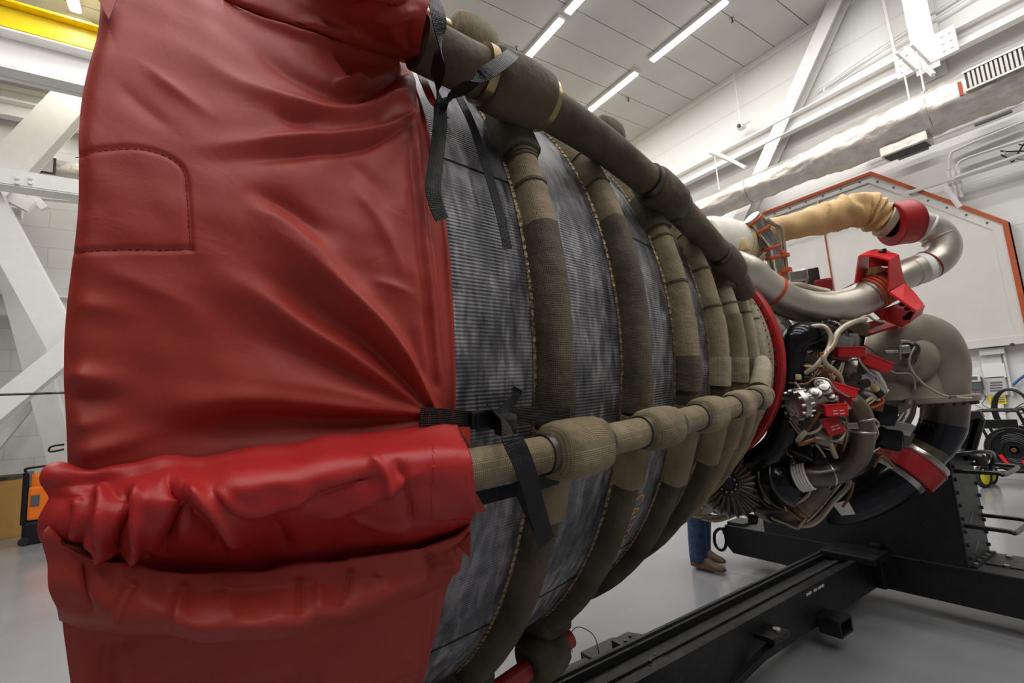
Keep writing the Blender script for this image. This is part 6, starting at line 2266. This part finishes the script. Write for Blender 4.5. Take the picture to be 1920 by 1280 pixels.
# far side outrigger: plate, pad and beam beyond the rail
yf = RY + RW
MB().prism([(.55, yf, .24), (.55, yf + .22, .24), (1.75, yf + .22, .24), (1.75, yf, .24)], (0, 0, -.09)).build('outrigger', 'black_worn', ST)
pf_ = at(1180, 1205, Z=.27)
MB().prism([(1.72, yf, .25), (1.72, yf + .26, .25), (1.95, yf + .26, .25), (2.15, yf + .10, .25), (2.2, yf, .25)], (0, 0, -.06)).build('outrigger_plate', 'black_worn', ST)
pad = MB().prism([(pf_[0] - .07, pf_[1] - .05, .25), (pf_[0] + .06, pf_[1] - .06, .25), (pf_[0] + .10, pf_[1] + .0, .25), (pf_[0] + .06, pf_[1] + .07, .25), (pf_[0] - .07, pf_[1] + .06, .25)], (0, 0, .035)).build('pad', BP, ST)
for dx, dy in ((-.03, 0), (.03, .02), (.02, -.03)):
    MB().disc((pf_[0] + dx, pf_[1] + dy, .285), (pf_[0] + dx, pf_[1] + dy, .293), .009, 6).build('bolt', 'dark_steel', pad)
cw = at(1067, 1222, Z=.25)
MB().tube([at(1073, 1222, X=1.62), at(1068, 1195, X=1.62), at(1080, 1176, X=1.62), at(1100, 1180, X=1.64), at(1116, 1196, X=1.66), at(1123, 1225, X=1.68)], .0022, 6, smooth=8).build('wire_loop', 'dark_steel', ST, 50)
for x_ in (.8, 1.6):
    MB().box((x_, yf + .12, .075), (.16, .16, .15), bev=.01).build('foot', BP, ST)

# ================================================================== person behind the engine
pb = at(1330, 1066, Z=0)
PN = (3.89, 2.82)


def skin_fig(name, joints, edges, material, parent, root=0, sub=2):
    me = bpy.data.meshes.new(name)
    me.from_pydata([j[0] for j in joints], edges, [])
    o = bpy.data.objects.new(name, me)
    COL.objects.link(o)
    m = o.modifiers.new('skin', 'SKIN')
    m.use_smooth_shade = True
    sv = me.skin_vertices[0].data
    for i, j in enumerate(joints):
        r = j[1]
        sv[i].radius = r if hasattr(r, '__len__') else (r, r)
        sv[i].use_root = (i == root)
    s = o.modifiers.new('sub', 'SUBSURF')
    s.levels = s.render_levels = sub
    me.materials.append(MATS[material])
    if parent:
        o.parent = parent
    return o


pn = thing('person', 'person in blue jeans and brown boots standing behind the engine, legs only in view', 'person', (PN[0], PN[1], 0))
# local frame: facing -y (toward the engine); x to the side
fl_, fr_ = (-.10, .03), (.12, .16)
body_j = [((0, 0.06, .98), .13), ((0, .06, 1.12), .135), ((0, .06, 1.30), .145), ((0, .05, 1.42), .12), ((0, .05, 1.50), .055), ((0, .02, 1.58), .07), ((0, .01, 1.68), .095), ((0, .02, 1.76), .075),
          ((-.09, .06, .92), .095), ((-.10, .04, .50), .066), ((-.10, .06, .10), .042),
          ((.09, .08, .92), .095), ((.11, .12, .50), .066), ((.12, .18, .10), .042),
          ((-.19, .05, 1.42), .06), ((-.24, .02, 1.14), .046), ((-.18, -.18, 1.02), .032),
          ((.19, .05, 1.42), .06), ((.24, .02, 1.14), .046), ((.18, -.18, 1.02), .032)]
body_e = [(0, 1), (1, 2), (2, 3), (3, 4), (4, 5), (5, 6), (6, 7), (0, 8), (8, 9), (9, 10), (0, 11), (11, 12), (12, 13), (3, 14), (14, 15), (15, 16), (3, 17), (17, 18), (18, 19)]
# hands
hv = len(body_j)
for s_, w_ in ((-1, 16), (1, 19)):
    bx_, by_, bz_ = body_j[w_][0]
    k0 = len(body_j)
    body_j.append(((bx_, by_ - .08, bz_), .032))
    body_e.append((w_, k0))
    for f_ in range(5):
        ox = (-.03 + .017 * f_) * s_ if f_ < 4 else .045 * -s_
        ln = (.07, .085, .08, .06, .045)[f_]
        a = len(body_j)
        body_j.append(((bx_ + ox, by_ - .10 - (0 if f_ < 4 else -.04), bz_), .010))
        body_j.append(((bx_ + ox * 1.2, by_ - .10 - ln * .6 - (0 if f_ < 4 else -.04), bz_ - .012), .009))
        body_j.append(((bx_ + ox * 1.2, by_ - .10 - ln - (0 if f_ < 4 else -.04), bz_ - .035), .008))
        body_e += [(k0, a), (a, a + 1), (a + 1, a + 2)]
skin_fig('body', body_j, body_e, 'skin', pn)
jj = [((0, .06, .98), (.165, .125)), ((0, .06, 1.04), (.165, .12)), ((-.095, .06, .86), .112), ((-.10, .04, .66), .098), ((-.10, .03, .50), .088), ((-.10, .05, .30), .086), ((-.10, .06, .12), .084), ((-.10, .06, .055), .086),
      ((.095, .08, .86), .112), ((.105, .10, .66), .098), ((.11, .12, .50), .088), ((.115, .15, .30), .086), ((.12, .18, .12), .084), ((.12, .18, .055), .086)]
skin_fig('jeans', jj, [(1, 0), (0, 2), (2, 3), (3, 4), (4, 5), (5, 6), (6, 7), (0, 8), (8, 9), (9, 10), (10, 11), (11, 12), (12, 13)], 'jeans', pn)
sj = [((0, .06, 1.00), (.17, .13)), ((0, .06, 1.2), (.165, .13)), ((0, .06, 1.36), (.17, .12)), ((0, .05, 1.46), .075), ((-.19, .05, 1.42), .075), ((-.235, .03, 1.22), .066), ((.19, .05, 1.42), .075), ((.235, .03, 1.22), .066)]
skin_fig('shirt', sj, [(0, 1), (1, 2), (2, 3), (2, 4), (4, 5), (2, 6), (6, 7)], 'shirt', pn)
hr = MB().lathe((0, .03, 1.70), (0, .35, 1), [(-.02, .108), (.03, .11), (.08, .09), (.11, .05), (.12, 0)], 24).build('hair', 'hair', None, 50)
hr.parent = pn
for s_ in (-1, 1):
    e = MB().disc((s_ * .035, -.083, 1.69), (s_ * .035, -.089, 1.69), .011, 10).build('eye', 'black_satin', None)
    e.parent = pn
n_ = MB().prism([(-.014, -.085, 1.655), (.014, -.085, 1.655), (0, -.082, 1.70)], (0, -.02, 0)).build('nose', 'skin', None)
n_.parent = pn
mo = MB().box((0, -.084, 1.632), (.045, .008, .008), bev=.003).build('mouth', 'red_tube', None)
mo.parent = pn


def boot(cx, cy, yaw):
    mb = MB()
    prof = [(.085, .030, .16), (.05, .046, .165), (.0, .048, .15), (-.06, .045, .11), (-.12, .050, .078), (-.17, .050, .066), (-.205, .038, .054), (-.222, .018, .036)]
    vs, fs = [], []
    n = 12
    for (yy, hw, tp) in prof:
        for k in range(n):
            a = math.pi * k / (n - 1)
            c_, s_ = math.cos(a), math.sin(a)
            vs.append((hw * math.copysign(abs(c_) ** .7, c_), yy, .028 + (tp - .028) * abs(s_) ** .6))
    m = len(prof)
    for i in range(m - 1):
        for k in range(n - 1):
            fs.append((i * n + k, i * n + k + 1, (i + 1) * n + k + 1, (i + 1) * n + k))
        fs.append((i * n, (i + 1) * n, (i + 1) * n + n - 1, i * n + n - 1))
    fs.append(tuple(range(n)))
    fs.append(tuple((m - 1) * n + k for k in range(n)))
    rt = Matrix.Rotation(yaw, 4, 'Z')
    tr = Vector((cx, cy, 0))
    mb.add([(rt @ Vector(v)) + tr for v in vs], fs)
    o = mb.build('boot', 'boot_leather', None, 60)
    o.parent = pn
    so = MB()
    out = [(.09, .034), (.05, .05), (0, .05), (-.06, .047), (-.12, .054), (-.17, .054), (-.21, .041), (-.23, .016)]
    poly = [(w_, y_) for y_, w_ in out] + [(-w_, y_) for y_, w_ in reversed(out)]
    so.prism([(rt @ Vector((a, b, .0))) + tr for a, b in poly], (0, 0, .03))
    o2 = so.build('sole', 'boot_sole', o)
    return o


boot(-.10, .045, .12)
boot(.12, .17, -.05)

# ================================================================== cable reel cart by the right wall
rc = at(1848, 914, Z=0)
rc = np.array([rc[0], rc[1], 0])
CT = thing('cable_reel_cart', 'black cable reel cart with yellow wheels standing by the right wall', 'cart', rc)
YD = np.array([0, -1.0, 0])            # picture right


def cp(u, w_, z_):
    """cart point: u to the right in the picture, w away"""
    return rc + np.array([w_, -u, z_])


for w_ in (0.0, .30):
    wl = MB().lathe(cp(0, w_, .15), (.25, 1, 0), [(-.02, .09), (-.025, .15), (.025, .15), (.02, .09)], 28).build('wheel', 'rubber', CT, 40)
    MB().lathe(cp(0, w_, .15), (.25, 1, 0), [(-.02, 0), (-.024, .10), (-.014, .118), (.014, .118), (.024, .10), (.02, 0)], 28).build('rim', 'yellow_plastic', wl, 40)
for w_ in (.0, .34):
    MB().tube([cp(.0, w_, .15), cp(.12, w_, .62), cp(.02, w_ * .9, .98), cp(.05, w_ * .9, 1.03), cp(.40, w_ * .9, 1.03), cp(.48, w_, .94), cp(.66, w_, .06)], .018, 10, smooth=5).build('frame_tube', 'black_satin', CT, 50)
    MB().tube([cp(.02, w_, .22), cp(.64, w_, .24)], .014, 8).build('frame_tube', 'black_satin', CT, 50)
for u_, z_ in ((.1, .6), (.5, .92), (.64, .1), (.62, .24)):
    MB().tube([cp(u_, 0, z_), cp(u_, .34, z_)], .014, 8).build('cross_tube', 'black_satin', CT, 50)
MB().box(cp(.24, .0, .86), (.02, .40, .12), bev=.006).build('name_board', 'black_satin', CT)
MB().lathe(cp(.36, -.02, .52), (1, 0, 0), [(0, .05), (0, .29), (.012, .30), (.02, .29), (.03, .17), (.30, .17), (.31, .29), (.32, .30), (.335, .29), (.335, 0)], 40).build('reel', 'black_satin', CT, 40)
cm = MB()
for k in range(14):
    rr = .18 + .012 * (k % 6)
    xo = .04 + .018 * k
    cm.tube([cp(.36, -.02, .52) + np.array([xo, rr * math.cos(a), rr * math.sin(a)]) for a in np.linspace(0, 2 * math.pi, 28)], .010, 6)
co_ = cm.build('wound_cable', 'cable_black', CT, 50)
co_['kind'] = 'stuff'
for k in range(9):
    rr = .12 + .018 * k
    MB().tube([cp(.36 + .02 * math.sin(k), -.035 - .004 * (k % 3), .52) + np.array([0, rr * math.cos(a), rr * math.sin(a)]) for a in np.linspace(.3 * k, 5.2 + .3 * k, 26)], .008, 6).build('cable_turn', 'cable_black', CT, 50)
for (u_, z_, du) in ((.22, .46, .06), (.43, .40, .04)):
    MB().tube([cp(u_, -.06, z_), cp(u_ + du, -.06, z_ - .13)], .022, 10).build('red_clamp', 'bright_red', CT, 50)
MB().disc(cp(.36, -.05, .52), cp(.36, -.02, .52), .03).build('hub', 'copper', CT, 40)
# hanging coil of hose over the cart
hc = at(1900, 770, X=9.5)
hl = thing('hose_coil', 'black hose coil hung on the wall at the right edge', 'hose', hc)
for k in range(3):
    pts_ = [hc + np.array([-.03 * k, (.17 + .012 * k) * math.cos(a), .30 * math.sin(a)]) for a in np.linspace(0, 2 * math.pi, 30)]
    MB().tube(pts_, .018, 8).build('loop', 'cable_black', hl, 50)
for k in range(7):
    a0 = hc + np.array([-.05, -.02 + random.uniform(-.15, .1), random.uniform(-.2, .05)])
    MB().tube([a0, a0 + [0, -.15, random.uniform(-.1, .1)], a0 + [0, -.35, random.uniform(-.2, .1)], a0 + [0, -.6, random.uniform(-.2, .2)]], .007, 6, smooth=6).build('lead', 'cable_black', hl, 50)
MB().box(hc + np.array([.18, 0, .3]), (.4, .05, .03)).build('hook', 'plastic_white', hl)
